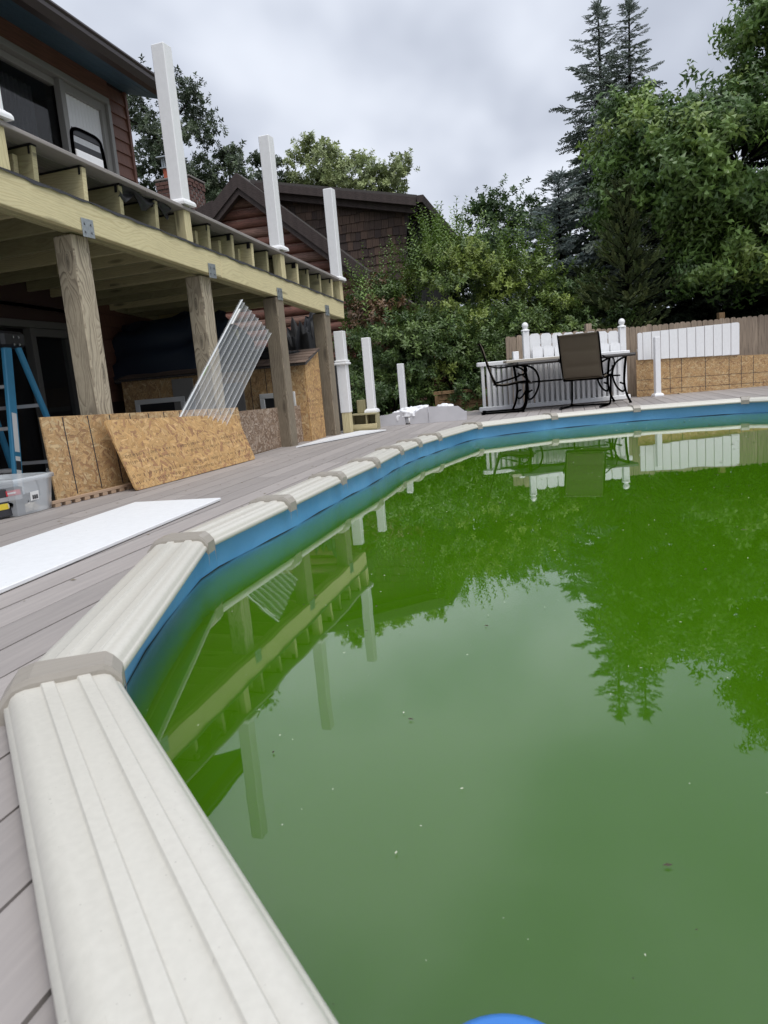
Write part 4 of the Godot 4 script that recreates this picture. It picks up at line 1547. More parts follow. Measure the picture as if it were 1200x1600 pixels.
func build_far_side() -> void:
	# tan board fence
	var fe := thing("board_fence", "tan wooden dog-ear board fence along the far side behind the white panels", "fence", F(0, 0, -0.4), F_YAW)
	var x := -1.85
	var k := 0
	while x < 4.6:
		var b := mb()
		var j := rng.randf_range(-0.012, 0.012)
		b.prism(dogear(0.086, PATIO_Y, 1.085 + j, 0.022), -0.009 + rng.randf_range(-0.002, 0.002), 0.009)
		var o := put(b, "picket", M.picket[rng.randi() % 4], fe)
		o.position.x = x
		o.rotation.z = rng.randf_range(-0.006, 0.006)
		x += 0.0895
		k += 1
	for y in [0.25, 0.85]:
		box1("fence_rail", M.picket[1], fe, Vector3(-1.88, y - 0.04, -0.05), Vector3(4.6, y + 0.04, -0.011))
	for px in [-0.55, 1.585, 3.7]:
		box1("fence_post", M.planter if px > 1.0 else M.picket[2], fe, Vector3(px - 0.045, PATIO_Y, -0.14), Vector3(px + 0.045, 1.185, -0.051))
	# low OSB wall with printed lines
	var ow := thing("osb_low_wall", "low OSB knee wall with dark printed grid lines at the right end of the far deck", "low wall", F(0, 0, 0), F_YAW)
	var b := mb()
	b.slab([Vector3(0.015, 0.0, 0), Vector3(3.1, 0.0, 0), Vector3(3.1, 0.435, 0), Vector3(0.015, 0.566, 0)], 0.012)
	put(b, "sheet", M.osb, ow)
	osb_lines(ow, Vector3(0, 0, 0), Vector3(3, 0, 0), Vector3(0, 0.56, 0), Vector3(3, 0.44, 0), [0.179, 0.239, 0.363, 0.487, 0.551, 0.614, 0.74, 0.86], Vector3(0, 0, 1))
	for y in [0.255, 0.10]:
		b = mb()
		b.bar(Vector3(0.02, y, 0.0006), Vector3(3.05, y - 0.06, 0.0006), 0.005, 0.002, 0.0, Vector3(0, 0, 1))
		put(b, "marking_line", M.ink, ow)
	# white vinyl board panel lying on the knee wall's top
	var wp := thing("vinyl_fence_panel", "short white vinyl board panel resting on top of the OSB knee wall", "fence panel", F(0.03, 0.565, 0.02), F_YAW)
	wp.rotation.z = 0.0
	for i in 12:
		b = mb()
		var w := 0.1255 if i else 0.072
		var pts := roundtop(w, -0.006 - 0.004 * i, 0.397 + 0.003 * i) if i in [0, 11] else PackedVector2Array([Vector2(-w / 2, -0.006 - 0.004 * i), Vector2(w / 2, -0.006 - 0.004 * i), Vector2(w / 2, 0.397 + 0.003 * i), Vector2(-w / 2, 0.396 + 0.003 * i)])
		b.prism(pts, -0.012, 0.012)
		var o := put(b, "board", M.vinyl, wp)
		o.position.x = 0.04 if i == 0 else 0.012 + i * 0.1365
	box1("rail", M.vinyl, wp, Vector3(0.0, 0.12, -0.03), Vector3(1.58, 0.16, -0.013))
	# the free white post
	var fp := thing("post_sleeve", "single white post sleeve standing before the OSB knee wall", "post", F(0.245, 0, 0.22), F_YAW, "white post sleeves on the lower deck")
	sleeve(fp, Vector3.ZERO, 0.875, 0.082)
	# gate-like panel with two finial posts
	var gp := thing("vinyl_fence_panel", "white vinyl fence panel between two finial-topped posts behind the table", "fence panel", F(-1.72, 0, 0.22), F_YAW)
	for q in [[0.0, 1.12], [1.445, 1.06]]:
		b = mb()
		b.bx(Vector3(q[0] - 0.045, 0, -0.045), Vector3(q[0] + 0.045, q[1], 0.045), 0.004)
		var po := put(b, "post", M.vinyl, gp)
		b = mb()
		b.lathe([Vector2(0.062, q[1]), Vector2(0.062, q[1] + 0.012), Vector2(0.03, q[1] + 0.028), Vector2(0.034, q[1] + 0.04), Vector2(0.047, q[1] + 0.065), Vector2(0.047, q[1] + 0.085), Vector2(0.034, q[1] + 0.112), Vector2(0.014, q[1] + 0.124), Vector2(0.0, q[1] + 0.126)], Vector3(q[0], 0, 0), 20)
		put(b, "finial", M.vinyl, po)
	for i in 8:
		b = mb()
		b.prism(dogear(0.152, 0.12, 1.072 - 0.008 * i, 0.03), -0.011, 0.011)
		var o := put(b, "board", M.vinyl, gp)
		o.position.x = 0.135 + i * 0.168
	for y in [0.3, 0.95]:
		box1("rail", M.vinyl, gp, Vector3(0.05, y - 0.04, -0.05), Vector3(1.40, y + 0.04, -0.012))
	# shorter panel leaning on it
	var sp := thing("vinyl_fence_panel", "shorter white dog-ear vinyl panel leaning in front of the finial-topped one", "fence panel", F(-1.66, 0.003, 0.33), F_YAW)
	sp.rotation.x = -0.06
	for i in 8:
		b = mb()
		b.prism(dogear(0.148, 0.02, 0.885 - 0.006 * i, 0.03), -0.011, 0.011)
		var o := put(b, "board", M.vinyl, sp)
		o.position.x = 0.09 + i * 0.166
	box1("rail", M.vinyl, sp, Vector3(0.0, 0.14, 0.012), Vector3(1.36, 0.20, 0.035))
	# baluster railing on the deck
	var rl := thing("vinyl_railing", "white vinyl baluster railing section standing left of and behind the patio table", "railing", F(-2.52, 0, 0.52), F_YAW + 0.0)
	box1("top_rail", M.vinyl, rl, Vector3(0.0, 0.655, -0.045), Vector3(2.15, 0.715, 0.045), 0.008)
	box1("bottom_rail", M.vinyl, rl, Vector3(0.0, 0.012, -0.035), Vector3(2.15, 0.075, 0.035), 0.008)
	for i in 27:
		var bxx := 0.075 + i * 0.077
		box1("baluster", M.vinyl, rl, Vector3(bxx - 0.021, 0.075, -0.019), Vector3(bxx + 0.021, 0.656, 0.019), 0.003)
	var r2: Node3D = rl.duplicate()
	r2.name = numbered("vinyl_railing")
	add_child(r2)
	tag(r2, "second white baluster railing stacked close behind the front one at the table", "railing")
	r2.position = F(-2.40, 0, 0.41)
	tag(rl, "front white baluster railing section standing left of and behind the patio table", "railing")
	var ep := thing("post_sleeve", "short white post rising just behind the railing's top left of the table", "post", F(-1.9, 0, 0.29), F_YAW, "white post sleeves on the lower deck")
	sleeve(ep, Vector3.ZERO, 0.835, 0.085)
	build_table()
	# planter box of brown planks
	var pl := thing("plank_planter", "brown plank planter box at the foot of the shrubs left of the railing", "planter", Vector3(-2.08, 0, -11.80), F_YAW)
	for i in 3:
		for s in 2:
			b = mb()
			b.bx(Vector3(0.04 + s * 0.40, 0.005 + i * 0.092, -0.02), Vector3(0.40 + s * 0.42, 0.090 + i * 0.092, 0.0), 0.004)
			put(b, "plank", M.planter, pl)
	for q in [0.0, 0.38, 0.82]:
		box1("stake", M.planter, pl, Vector3(q, 0.0, 0.001), Vector3(q + 0.06, 0.28, 0.02), 0.004)
	box1("cap_board", M.planter, pl, Vector3(-0.03, 0.281, -0.10), Vector3(0.9, 0.335, 0.03), 0.006)
	box1("soil", M.ground, pl, Vector3(0.03, 0.0, -0.6), Vector3(0.85, 0.25, -0.03))
	for q in [[Vector3(-1.72, 0.0, -12.05), Vector3(-2.03, 0.90, -12.0)], [Vector3(-1.30, 0.0, -12.15), Vector3(-1.72, 0.95, -12.1)]]:
		b = mb()
		b.tube([q[0], q[0].lerp(q[1], 0.5) + Vector3(0.01, 0, 0), q[1]], 0.011, 0.009, 6)
		var o := put(b, "garden_stake", M.barkgrey)
		tag(o, "thin grey stick leaning in the shrub, %s one behind the planter" % ["steeper left" if q[0].x < -1.5 else "flatter right"], "stick")
	# post on block with collar, crate, second and third posts
	var p1 := thing("post_sleeve", "white post sleeve with a collar on a wood block beside the last column", "post", Vector3(-2.585, 0, -8.56), 0.0, "white post sleeves on the lower deck")
	box1("wood_block", M.timber, p1, Vector3(-0.05, 0, -0.05), Vector3(0.05, 0.245, 0.05), 0.004)
	box1("sleeve", M.vinyl, p1, Vector3(-0.058, 0.24, -0.058), Vector3(0.058, 1.19, 0.058), 0.005)
	b = mb()
	for q in [[0.0, 0.80, 0.085], [0.0, 0.828, 0.075]]:
		b.bx(Vector3(-q[2], q[1], -q[2]), Vector3(q[2], q[1] + 0.027, q[2]), 0.008)
	put(b, "collar", M.vinyl, p1)
	var cr := thing("wooden_crate", "small open wooden crate with compartments beside the block-mounted white post", "crate", Vector3(-2.45, 0, -8.86), 0.05)
	box1("shelf", M.timber2, cr, Vector3(-0.15, 0.0, -0.10), Vector3(0.17, 0.02, 0.12))
	box1("top", M.timber2, cr, Vector3(-0.15, 0.185, -0.10), Vector3(0.17, 0.205, 0.12))
	box1("back", M.timber2, cr, Vector3(-0.15, 0.02, -0.10), Vector3(0.17, 0.185, -0.08))
	box1("slat", M.timber, cr, Vector3(-0.148, 0.021, 0.10), Vector3(0.168, 0.075, 0.118))
	for q in [-0.15, 0.03, 0.15]:
		box1("divider", M.timber2, cr, Vector3(q, 0.02, -0.08), Vector3(q + 0.019, 0.185, 0.099))
	var kb := put(null_box(Vector3(-0.02, 0.0, -0.02), Vector3(0.09, 0.16, 0.05)), "wood_offcut", M.timber2)
	kb.position = Vector3(-2.52, 0.207, -8.92)
	tag(kb, "short wood offcut standing on the crate beside the block-mounted post", "offcut")
	var p2 := thing("post_sleeve", "white post sleeve with base trim standing on the crate", "post", Vector3(-2.36, 0.206, -8.90), 0.0, "white post sleeves on the lower deck")
	sleeve(p2, Vector3.ZERO, 0.90, 0.098)
	var p3 := thing("post_sleeve", "shortest white post sleeve standing behind the white bags", "post", Vector3(-2.20, 0, -10.0), 0.0, "white post sleeves on the lower deck")
	sleeve(p3, Vector3.ZERO, 0.785, 0.085)
	# cartons and bags
	var c1 := thing("open_carton", "pale grey open carton with torn edge, left of the white bags", "carton", Vector3(-2.21, 0, -9.30), 0.1)
	b = mb()
	b.prism(PackedVector2Array([Vector2(-0.19, 0), Vector2(0.17, 0), Vector2(0.17, 0.17), Vector2(0.06, 0.165), Vector2(-0.02, 0.15), Vector2(-0.1, 0.135), Vector2(-0.19, 0.12)]), 0.0, 0.006)
	b.bx(Vector3(-0.19, 0, -0.26), Vector3(-0.184, 0.12, 0.0))
	b.bx(Vector3(-0.184, 0, -0.26), Vector3(0.17, 0.13, -0.254))
	put(b, "carton", M.boxgrey, c1)
	box1("printed_label", M.greyprint, c1, Vector3(0.175, 0.02, -0.01), Vector3(0.21, 0.14, 0.004), 0.0)
	var c2 := thing("open_carton", "long pale grey carton with a slanted right corner, right of the white bags", "carton", Vector3(-1.98, 0, -9.32), 0.12)
	for q in [[[Vector2(0.0, 0), Vector2(0.24, 0), Vector2(0.24, 0.205), Vector2(0.13, 0.18), Vector2(0.0, 0.09)], 0.0], [[Vector2(0.243, 0), Vector2(0.72, 0), Vector2(0.72, 0.10), Vector2(0.62, 0.185), Vector2(0.243, 0.205)], 0.012]]:
		b = mb()
		b.prism(PackedVector2Array(q[0]), q[1], q[1] + 0.006)
		put(b, "panel", M.boxgrey, c2)
	box1("base", M.boxgrey, c2, Vector3(0.0, 0, -0.3), Vector3(0.72, 0.10, -0.002))
	for q in [[Vector3(-2.02, 0.10, -9.42), Vector3(0.13, 0.11, 0.12), 21, "largest crumpled white plastic bag heaped in the cartons"], [Vector3(-2.14, 0.06, -9.40), Vector3(0.10, 0.11, 0.1), 22, "crumpled white plastic bag hanging over the torn carton"], [Vector3(-1.86, 0.13, -9.50), Vector3(0.12, 0.09, 0.1), 23, "white plastic bag bulging over the middle of the cartons"], [Vector3(-1.55, 0.12, -9.48), Vector3(0.12, 0.10, 0.10), 24, "small white bag on top of the long carton's right half"]]:
		heap("plastic_bag", q[3], "plastic bag", M.bag, q[0], q[1], q[2])

func curve(pts: Array, per := 5) -> Array:
	var out := []
	for i in pts.size() - 1:
		var p0: Vector3 = pts[maxi(i - 1, 0)]
		var p3: Vector3 = pts[mini(i + 2, pts.size() - 1)]
		for k in per:
			out.append(pts[i].cubic_interpolate(pts[i + 1], p0, p3, float(k) / per))
	out.append(pts[-1])
	return out

# sling chair: faces local +x, origin on the ground under the rear of the seat
func make_chair(called: String, label: String) -> Node3D:
	var c := thing(called, label, "chair", Vector3.ZERO, 0.0, "sling chairs round the patio table")
	for s in [-1.0, 1.0]:
		var z: float = 0.26 * s
		var b := mb()
		b.tube(curve([Vector3(0.02, 0.38, z), Vector3(-0.05, 0.55, z), Vector3(-0.11, 0.75, z), Vector3(-0.165, 0.93, z), Vector3(-0.20, 0.955, z * 0.97)]), 0.0115, 0.010, 8)
		put(b, "back_frame", M.bronze, c)
		b = mb()
		b.tube(curve([Vector3(-0.09, 0.66, z * 1.08), Vector3(0.06, 0.615, z * 1.2), Vector3(0.28, 0.625, z * 1.22), Vector3(0.40, 0.61, z * 1.2), Vector3(0.435, 0.56, z * 1.2), Vector3(0.40, 0.505, z * 1.2), Vector3(0.34, 0.50, z * 1.2), Vector3(0.325, 0.525, z * 1.2)]), 0.0105, -1.0, 8, 0.8)
		put(b, "armrest", M.bronze, c)
		b = mb()
		b.tube(curve([Vector3(0.0, 0.41, z), Vector3(0.15, 0.44, z * 1.12), Vector3(0.30, 0.475, z * 1.18), Vector3(0.37, 0.50, z * 1.2), Vector3(0.43, 0.44, z * 1.1), Vector3(0.46, 0.40, z)]), 0.009, -1.0, 7)
		put(b, "arm_brace", M.bronze, c)
		b = mb()
		b.tube(curve([Vector3(-0.02, 0.40, z), Vector3(0.12, 0.375, z), Vector3(0.32, 0.40, z), Vector3(0.47, 0.405, z)]), 0.012, -1.0, 8)
		put(b, "seat_frame", M.bronze, c)
		b = mb()
		b.tube(curve([Vector3(0.43, 0.40, z), Vector3(0.42, 0.25, z), Vector3(0.40, 0.10, z), Vector3(0.34, 0.025, z), Vector3(0.20, 0.018, z), Vector3(-0.05, 0.018, z), Vector3(-0.16, 0.018, z)]), 0.013, -1.0, 8)
		put(b, "leg", M.bronze, c)
		b = mb()
		b.tube([Vector3(-0.20, 0.018, z), Vector3(-0.15, 0.018, z)], 0.0175, -1.0, 8)
		put(b, "foot_cap", M.rubber, c)
	for q in [[Vector3(0.30, 0.022, -0.26), Vector3(0.30, 0.022, 0.26)], [Vector3(0.43, 0.39, -0.26), Vector3(0.43, 0.39, 0.26)], [Vector3(0.02, 0.37, -0.26), Vector3(0.02, 0.37, 0.26)]]:
		var b := mb()
		b.tube(q, 0.012, -1.0, 7)
		put(b, "stretcher", M.bronze, c)
	# padded slings with sewn channels
	for w in 2:
		var b := mb()
		var rows := []
		var line := curve([Vector3(-0.005, 0.405, 0), Vector3(-0.05, 0.55, 0), Vector3(-0.11, 0.75, 0), Vector3(-0.165, 0.935, 0), Vector3(-0.195, 0.95, 0)], 8) if w == 0 else curve([Vector3(0.0, 0.40, 0), Vector3(0.12, 0.378, 0), Vector3(0.32, 0.40, 0), Vector3(0.48, 0.395, 0)], 8)
		for face in [1.0, -1.0]:
			for i in line.size():
				var row := []
				var puff := 0.005 + 0.012 * sqrt(absf(sin(PI * 4.0 * i / (line.size() - 1))))
				for j in 9:
					var zz := lerpf(-0.25, 0.25, j / 8.0)
					var nn := Vector3(0.93, 0.36, 0) if w == 0 else Vector3(0, 1, 0)
					row.append(line[i] + Vector3(0, 0, zz) + nn * puff * face * sqrt(maxf(1.0 - pow(absf(j / 4.0 - 1.0), 6.0), 0.0)))
				rows.append(row)
			b.grid(rows)
			rows = []
		put(b, "back_sling" if w == 0 else "seat_sling", M.sling, c)
	return c

func build_table() -> void:
	var t := thing("patio_table", "dark metal patio table with scrolled legs on the far deck", "table", F(-2.13, 0, 1.40), F_YAW)
	var L := 1.60
	var D := 0.80
	var b := mb()
	b.bx(Vector3(0, 0.655, -D), Vector3(L, 0.668, 0), 0.004)
	put(b, "tabletop", M.tabletop, t)
	for q in [[Vector3(0, 0.625, -0.03), Vector3(L, 0.66, 0.012)], [Vector3(0, 0.625, -D - 0.012), Vector3(L, 0.66, -D + 0.03)], [Vector3(-0.012, 0.625, -D + 0.03), Vector3(0.03, 0.66, -0.03)], [Vector3(L - 0.03, 0.625, -D + 0.03), Vector3(L + 0.012, 0.66, -0.03)]]:
		box1("apron", M.bronze, t, q[0], q[1], 0.012)
	for sx in [0, 1]:
		for sz in [0, 1]:
			var at := Vector3(0.13 if sx == 0 else L - 0.13, 0, -0.08 if sz == 0 else -D + 0.08)
			var dx := -1.0 if sx == 0 else 1.0
			b = mb()
			b.tube(curve([at + Vector3(0.02 * dx, 0.63, 0), at + Vector3(0.0, 0.45, 0), at + Vector3(-0.01 * dx, 0.28, 0), at + Vector3(0.02 * dx, 0.12, 0), at + Vector3(0.07 * dx, 0.015, 0)]), 0.018, 0.015, 8)
			b.tube(curve([at + Vector3(0.0, 0.62, 0), at + Vector3(-0.12 * dx, 0.55, 0), at + Vector3(-0.17 * dx, 0.40, 0), at + Vector3(-0.12 * dx, 0.24, 0), at + Vector3(-0.045 * dx, 0.165, 0), at + Vector3(-0.005 * dx, 0.19, 0), at + Vector3(-0.015 * dx, 0.255, 0), at + Vector3(-0.07 * dx, 0.285, 0)]), 0.014, 0.012, 7)
			b.tube([at + Vector3(0.068 * dx, 0.0, 0), at + Vector3(0.068 * dx, 0.022, 0)], 0.021, -1.0, 8)
			put(b, "leg", M.bronze, t)
		b = mb()
		var xx := 0.20 if sx == 0 else L - 0.20
		b.tube([Vector3(xx, 0.38, -0.08), Vector3(xx, 0.38, -D + 0.08)], 0.011)
		put(b, "stretcher", M.bronze, t)
	b = mb()
	b.tube([Vector3(0.28, 0.385, -D * 0.5), Vector3(L - 0.28, 0.385, -D * 0.5)], 0.012)
	put(b, "stretcher", M.bronze, t)
	var bd := put(null_box(Vector3(0, 0, -0.11), Vector3(0.95, 0.035, 0.11)), "trim_board", M.beige)
	bd.position = F(-2.22, 0.669, 1.02)
	bd.rotation.y = F_YAW
	tag(bd, "beige board lying across the left end of the patio table", "board")
	var c0 := make_chair("sling_chair", "brown sling chair seen from behind, in front of the patio table")
	c0.position = F(-1.33, 0, 1.62)
	c0.rotation.y = 1.30
	var c1: Node3D = c0.duplicate()
	c1.name = numbered("sling_chair")
	add_child(c1)
	tag(c1, "brown sling chair in profile at the table's left end before the railing", "chair", "sling chairs round the patio table")
	c1.position = Vector3(-0.985, 0, -10.45)
	c1.rotation.y = 0.08

# ------------------------------------------------------------------ vegetation
# one leaf: a folded blade along +y with its tip drooping
func leaf(b: MB, at: Vector3, d: Vector3, side: Vector3, l: float, w: float, droop: float) -> void:
	var up := side.cross(d).normalized()
	var m := at + d * l * 0.45 + up * l * 0.03
	var tip := at + d * l - Vector3(0, droop * l, 0)
	var a := m + side * w * 0.5 + up * w * 0.12 - d * l * 0.05
	var c := m - side * w * 0.5 + up * w * 0.12 - d * l * 0.05
	b.face([at, a, m], up)
	b.face([a, tip, m], up)
	b.face([at, m, c], up)
	b.face([m, tip, c], up)

func sprig(n: int, l: float, w: float, stem: float, droop: float, spread := 0.9) -> ArrayMesh:
	var b := MB.new()
	for i in n:
		var t := (i + 1.0) / n
		var at := Vector3(0, stem * t, 0)
		var a := i * 2.4 + rng.randf() * 0.5
		var side0 := Vector3(cos(a), 0, sin(a))
		var d := (side0 * spread + Vector3(0, lerpf(0.15, 0.8, t), 0)).normalized()
		var side := d.cross(Vector3.UP).normalized()
		if side.length() < 0.1:
			side = Vector3.RIGHT
		leaf(b, at, d, side.rotated(d, rng.randf_range(-0.5, 0.5)), l * rng.randf_range(0.75, 1.15), w, droop)
	b.face([Vector3(-0.004, 0, 0), Vector3(0.004, 0, 0), Vector3(0, stem, 0)], Vector3.BACK)
	return b.mesh()

# an upright shoot with pairs of leaves
func wand(h: float, n: int, l: float, w: float) -> ArrayMesh:
	var b := MB.new()
	for i in n:
		var t := 0.15 + 0.85 * i / (n - 1.0)
		var at := Vector3(0.10 * t * t * h, h * t, 0)
		for s in 2:
			var a := i * 1.57 + s * PI + rng.randf_range(-0.3, 0.3)
			var d := Vector3(cos(a), 0.65, sin(a)).normalized()
			leaf(b, at, d, d.cross(Vector3.UP).normalized(), l * (1.1 - 0.6 * t), w * (1.1 - 0.5 * t), 0.15)
	b.tube([Vector3.ZERO, Vector3(0.025 * h, h * 0.5, 0), Vector3(0.10 * h, h, 0)], 0.004, 0.0015, 4)
	return b.mesh()

func scatter(parent: Node3D, called: String, mesh: ArrayMesh, m: Material, xf: Array, cols: Array) -> void:
	mesh.surface_set_material(0, m)
	var mm := MultiMesh.new()
	mm.transform_format = MultiMesh.TRANSFORM_3D
	mm.use_colors = true
	mm.mesh = mesh
	mm.instance_count = xf.size()
	for i in xf.size():
		mm.set_instance_transform(i, xf[i])
		mm.set_instance_color(i, cols[i])
	var o := MultiMeshInstance3D.new()
	o.multimesh = mm
	o.name = called
	parent.add_child(o, true)
	o.set_meta("kind", "stuff")

func any_basis(tilt: float, scale: float, out := Vector3.UP) -> Basis:
	var up := (out + Vector3(rng.randfn(), rng.randfn(), rng.randfn()) * tilt).normalized()
	var x := up.cross(Vector3(rng.randfn(), rng.randfn(), rng.randfn())).normalized()
	return Basis(x, up, x.cross(up)).scaled(Vector3(scale, scale, scale))

# lobes: [centre, radii]; clumps on their shells filled with sprigs
func leafy(called: String, label: String, cat: String, base: Vector3, lobes: Array, sprig_mesh: ArrayMesh, m: Material, tints: Array, opt := {}) -> Node3D:
	var o := thing(called, label, cat, base)
	var clump: float = opt.get("clump", 0.55)
	var per: int = opt.get("per", 46)
	var density: float = opt.get("density", 1.0)
	var xf := []
	var cols := []
	var limbs := mb()
	var trunk_top: Vector3 = opt.get("fork", Vector3(0, lobes[0][0].y * 0.55, 0))
	var r0: float = opt.get("trunk", 0.12)
	limbs.tube(curve([Vector3.ZERO, trunk_top * 0.5 + Vector3(0.05, 0, 0.03), trunk_top], 3), r0, r0 * 0.7, 9)
	for lb in lobes:
		var c: Vector3 = lb[0]
		var r: Vector3 = lb[1]
		var n := int(density * (r.x * r.y + r.y * r.z + r.x * r.z) * 4.2 / (clump * clump))
		limbs.tube(curve([trunk_top, trunk_top.lerp(c, 0.5) + Vector3(rng.randf_range(-0.2, 0.2), 0.15, rng.randf_range(-0.2, 0.2)), c], 3), r0 * 0.5, r0 * 0.18, 6)
		for i in n:
			var d := Vector3(rng.randfn(), rng.randfn(), rng.randfn()).normalized()
			if d.y < -0.5 and rng.randf() < 0.5:
				d.y = -d.y
			var rr := pow(rng.randf(), 0.33) if rng.randf() < 0.35 else rng.randf_range(0.82, 1.06)
			var p := c + d * r * rr
			if p.y < opt.get("floor", 0.15):
				continue
			var tint: Color = tints[rng.randi() % tints.size()]
			var k := clump * rng.randf_range(0.65, 1.25)
			if i % 4 == 0:
				limbs.tube([c.lerp(p, 0.15), c.lerp(p, 0.6) + Vector3(0, 0.06, 0), p], r0 * 0.14, r0 * 0.04, 4)
			for j in per:
				var q := Vector3(rng.randfn(), rng.randfn() * 0.55, rng.randfn()) * k * 0.42
				xf.append(Transform3D(any_basis(0.55, rng.randf_range(0.7, 1.25), (d * 0.8 + Vector3(0, opt.get("rise", 0.5), 0)).normalized()), p + q))
				var v := rng.randf_range(0.72, 1.3)
				cols.append(Color(tint.r * v, tint.g * v, tint.b * v))
	put(limbs, "trunk", M.bark, o)
	scatter(o, "crown", sprig_mesh, m, xf, cols)
	return o

# a spray of needled twigs, one unit long along +x
func spray(pairs: int, wide: float, thick: float) -> ArrayMesh:
	var b := MB.new()
	b.face([Vector3(0, 0, -0.02), Vector3(0, 0, 0.02), Vector3(1, -0.04, 0)], Vector3.UP)
	for i in pairs:
		var t := lerpf(0.05, 0.92, float(i) / (pairs - 1))
		for s in [-1.0, 1.0]:
			var l: float = wide * (1.0 - 0.65 * t) * rng.randf_range(0.75, 1.2)
			var d := Vector3(0.75, rng.randf_range(-0.42, 0.22), s * rng.randf_range(0.55, 0.95)).normalized()
			var at := Vector3(t, -0.04 * t, 0)
			var side := d.cross(Vector3.UP).normalized()
			for c in 2:
				var w := (side if c == 0 else side.cross(d)) * thick
				b.face([at - w * 0.7, at + w * 0.7, at + d * l * 0.7 + w, at + d * l, at + d * l * 0.7 - w], Vector3.UP)
	for c in 2:
		var w := (Vector3(0, 0, 1) if c == 0 else Vector3(0, 1, 0)) * thick
		b.face([Vector3(0.5, -0.02, 0) - w, Vector3(0.5, -0.02, 0) + w, Vector3(0.95, -0.04, 0) + w * 0.6, Vector3(1.08, -0.04, 0), Vector3(0.95, -0.04, 0) - w * 0.6], Vector3.UP)
	return b.mesh()

func conifer(called: String, label: String, base: Vector3, h: float, spread: float, power: float, step: float, mesh: ArrayMesh, m: Material, tints: Array, droop: float, y0 := 0.4, trunks: Array = [Vector3.ZERO], size := 0.42) -> void:
	var o := thing(called, label, "tree", base)
	var xf := []
	var cols := []
	for tr in trunks:
		var tb := mb()
		var top: float = h + tr.y
		tb.tube([Vector3(tr.x * 0.4, 0, tr.z), Vector3(tr.x * 0.8, top * 0.5, tr.z), Vector3(tr.x, top, tr.z)], 0.016 * h, 0.010, 8)
		var y := y0
		while y < top - 0.05:
			var f := y / top
			var l := (spread * pow(1.0 - f, power) + 0.08) * rng.randf_range(0.85, 1.12)
			var n := 6 if f < 0.85 else 5
			var a0 := rng.randf() * TAU
			for i in n:
				if rng.randf() < 0.12:
					continue
				var a := a0 + TAU * i / n + rng.randf_range(-0.4, 0.4)
				var ll := l * rng.randf_range(0.55, 1.2)
				var out := Vector3(cos(a), 0, sin(a))
				var rise := lerpf(-0.12, 0.55, pow(f, 2.0)) - droop + rng.randf_range(-0.18, 0.18)
				var p0 := Vector3(tr.x * lerpf(0.4, 1.0, f), y + rng.randf_range(-0.15, 0.15) * step, tr.z)
				var p1 := p0 + (out + Vector3(0, rise, 0)) * ll * 0.6
				var p2 := p1 + (out + Vector3(0, rise + rng.randf_range(-0.1, 0.25), 0)) * ll * 0.4
				tb.tube([p0, p1, p2], 0.006 + 0.008 * ll, 0.003, 4)
				var cnt := int(ceilf(ll / 0.085)) + 3
				for k in cnt:
					var t := lerpf(0.12, 1.0, (k + rng.randf() * 0.6) / cnt)
					var p := p0.lerp(p1, t / 0.6) if t < 0.6 else p1.lerp(p2, (t - 0.6) / 0.4)
					var yaw := -a + (0.9 if k % 2 else -0.9) * (1.15 - t) + rng.randf_range(-0.3, 0.3)
					var z := size * rng.randf_range(0.6, 1.1) * clampf(ll * 0.9, 0.35, 1.0)
					var bs := Basis(Vector3.UP, yaw) * Basis(Vector3(0, 0, 1), atan(rise) - droop * rng.randf_range(0.5, 2.6) + rng.randf_range(-0.15, 0.15)) * Basis(Vector3(1, 0, 0), rng.randf_range(-0.7, 0.7))
					xf.append(Transform3D(bs.scaled_local(Vector3(z, z, z)), p))
					var c: Color = tints[rng.randi() % tints.size()]
					var v := rng.randf_range(0.7, 1.3)
					cols.append(Color(c.r * v, c.g * v, c.b * v))
			y += step * lerpf(1.0, 0.6, f)
		for k in 5:                                    # leader shoots
			xf.append(Transform3D(Basis(Vector3.UP, k * 1.3) * Basis(Vector3(0, 0, 1), 1.2 + 0.08 * k) * Basis().scaled(Vector3(0.3, 0.3, 0.3)), Vector3(tr.x, top - 0.12 - k * 0.05, tr.z)))
			cols.append(tints[0])
		put(tb, "trunk", M.bark, o)
	scatter(o, "needles", mesh, m, xf, cols)

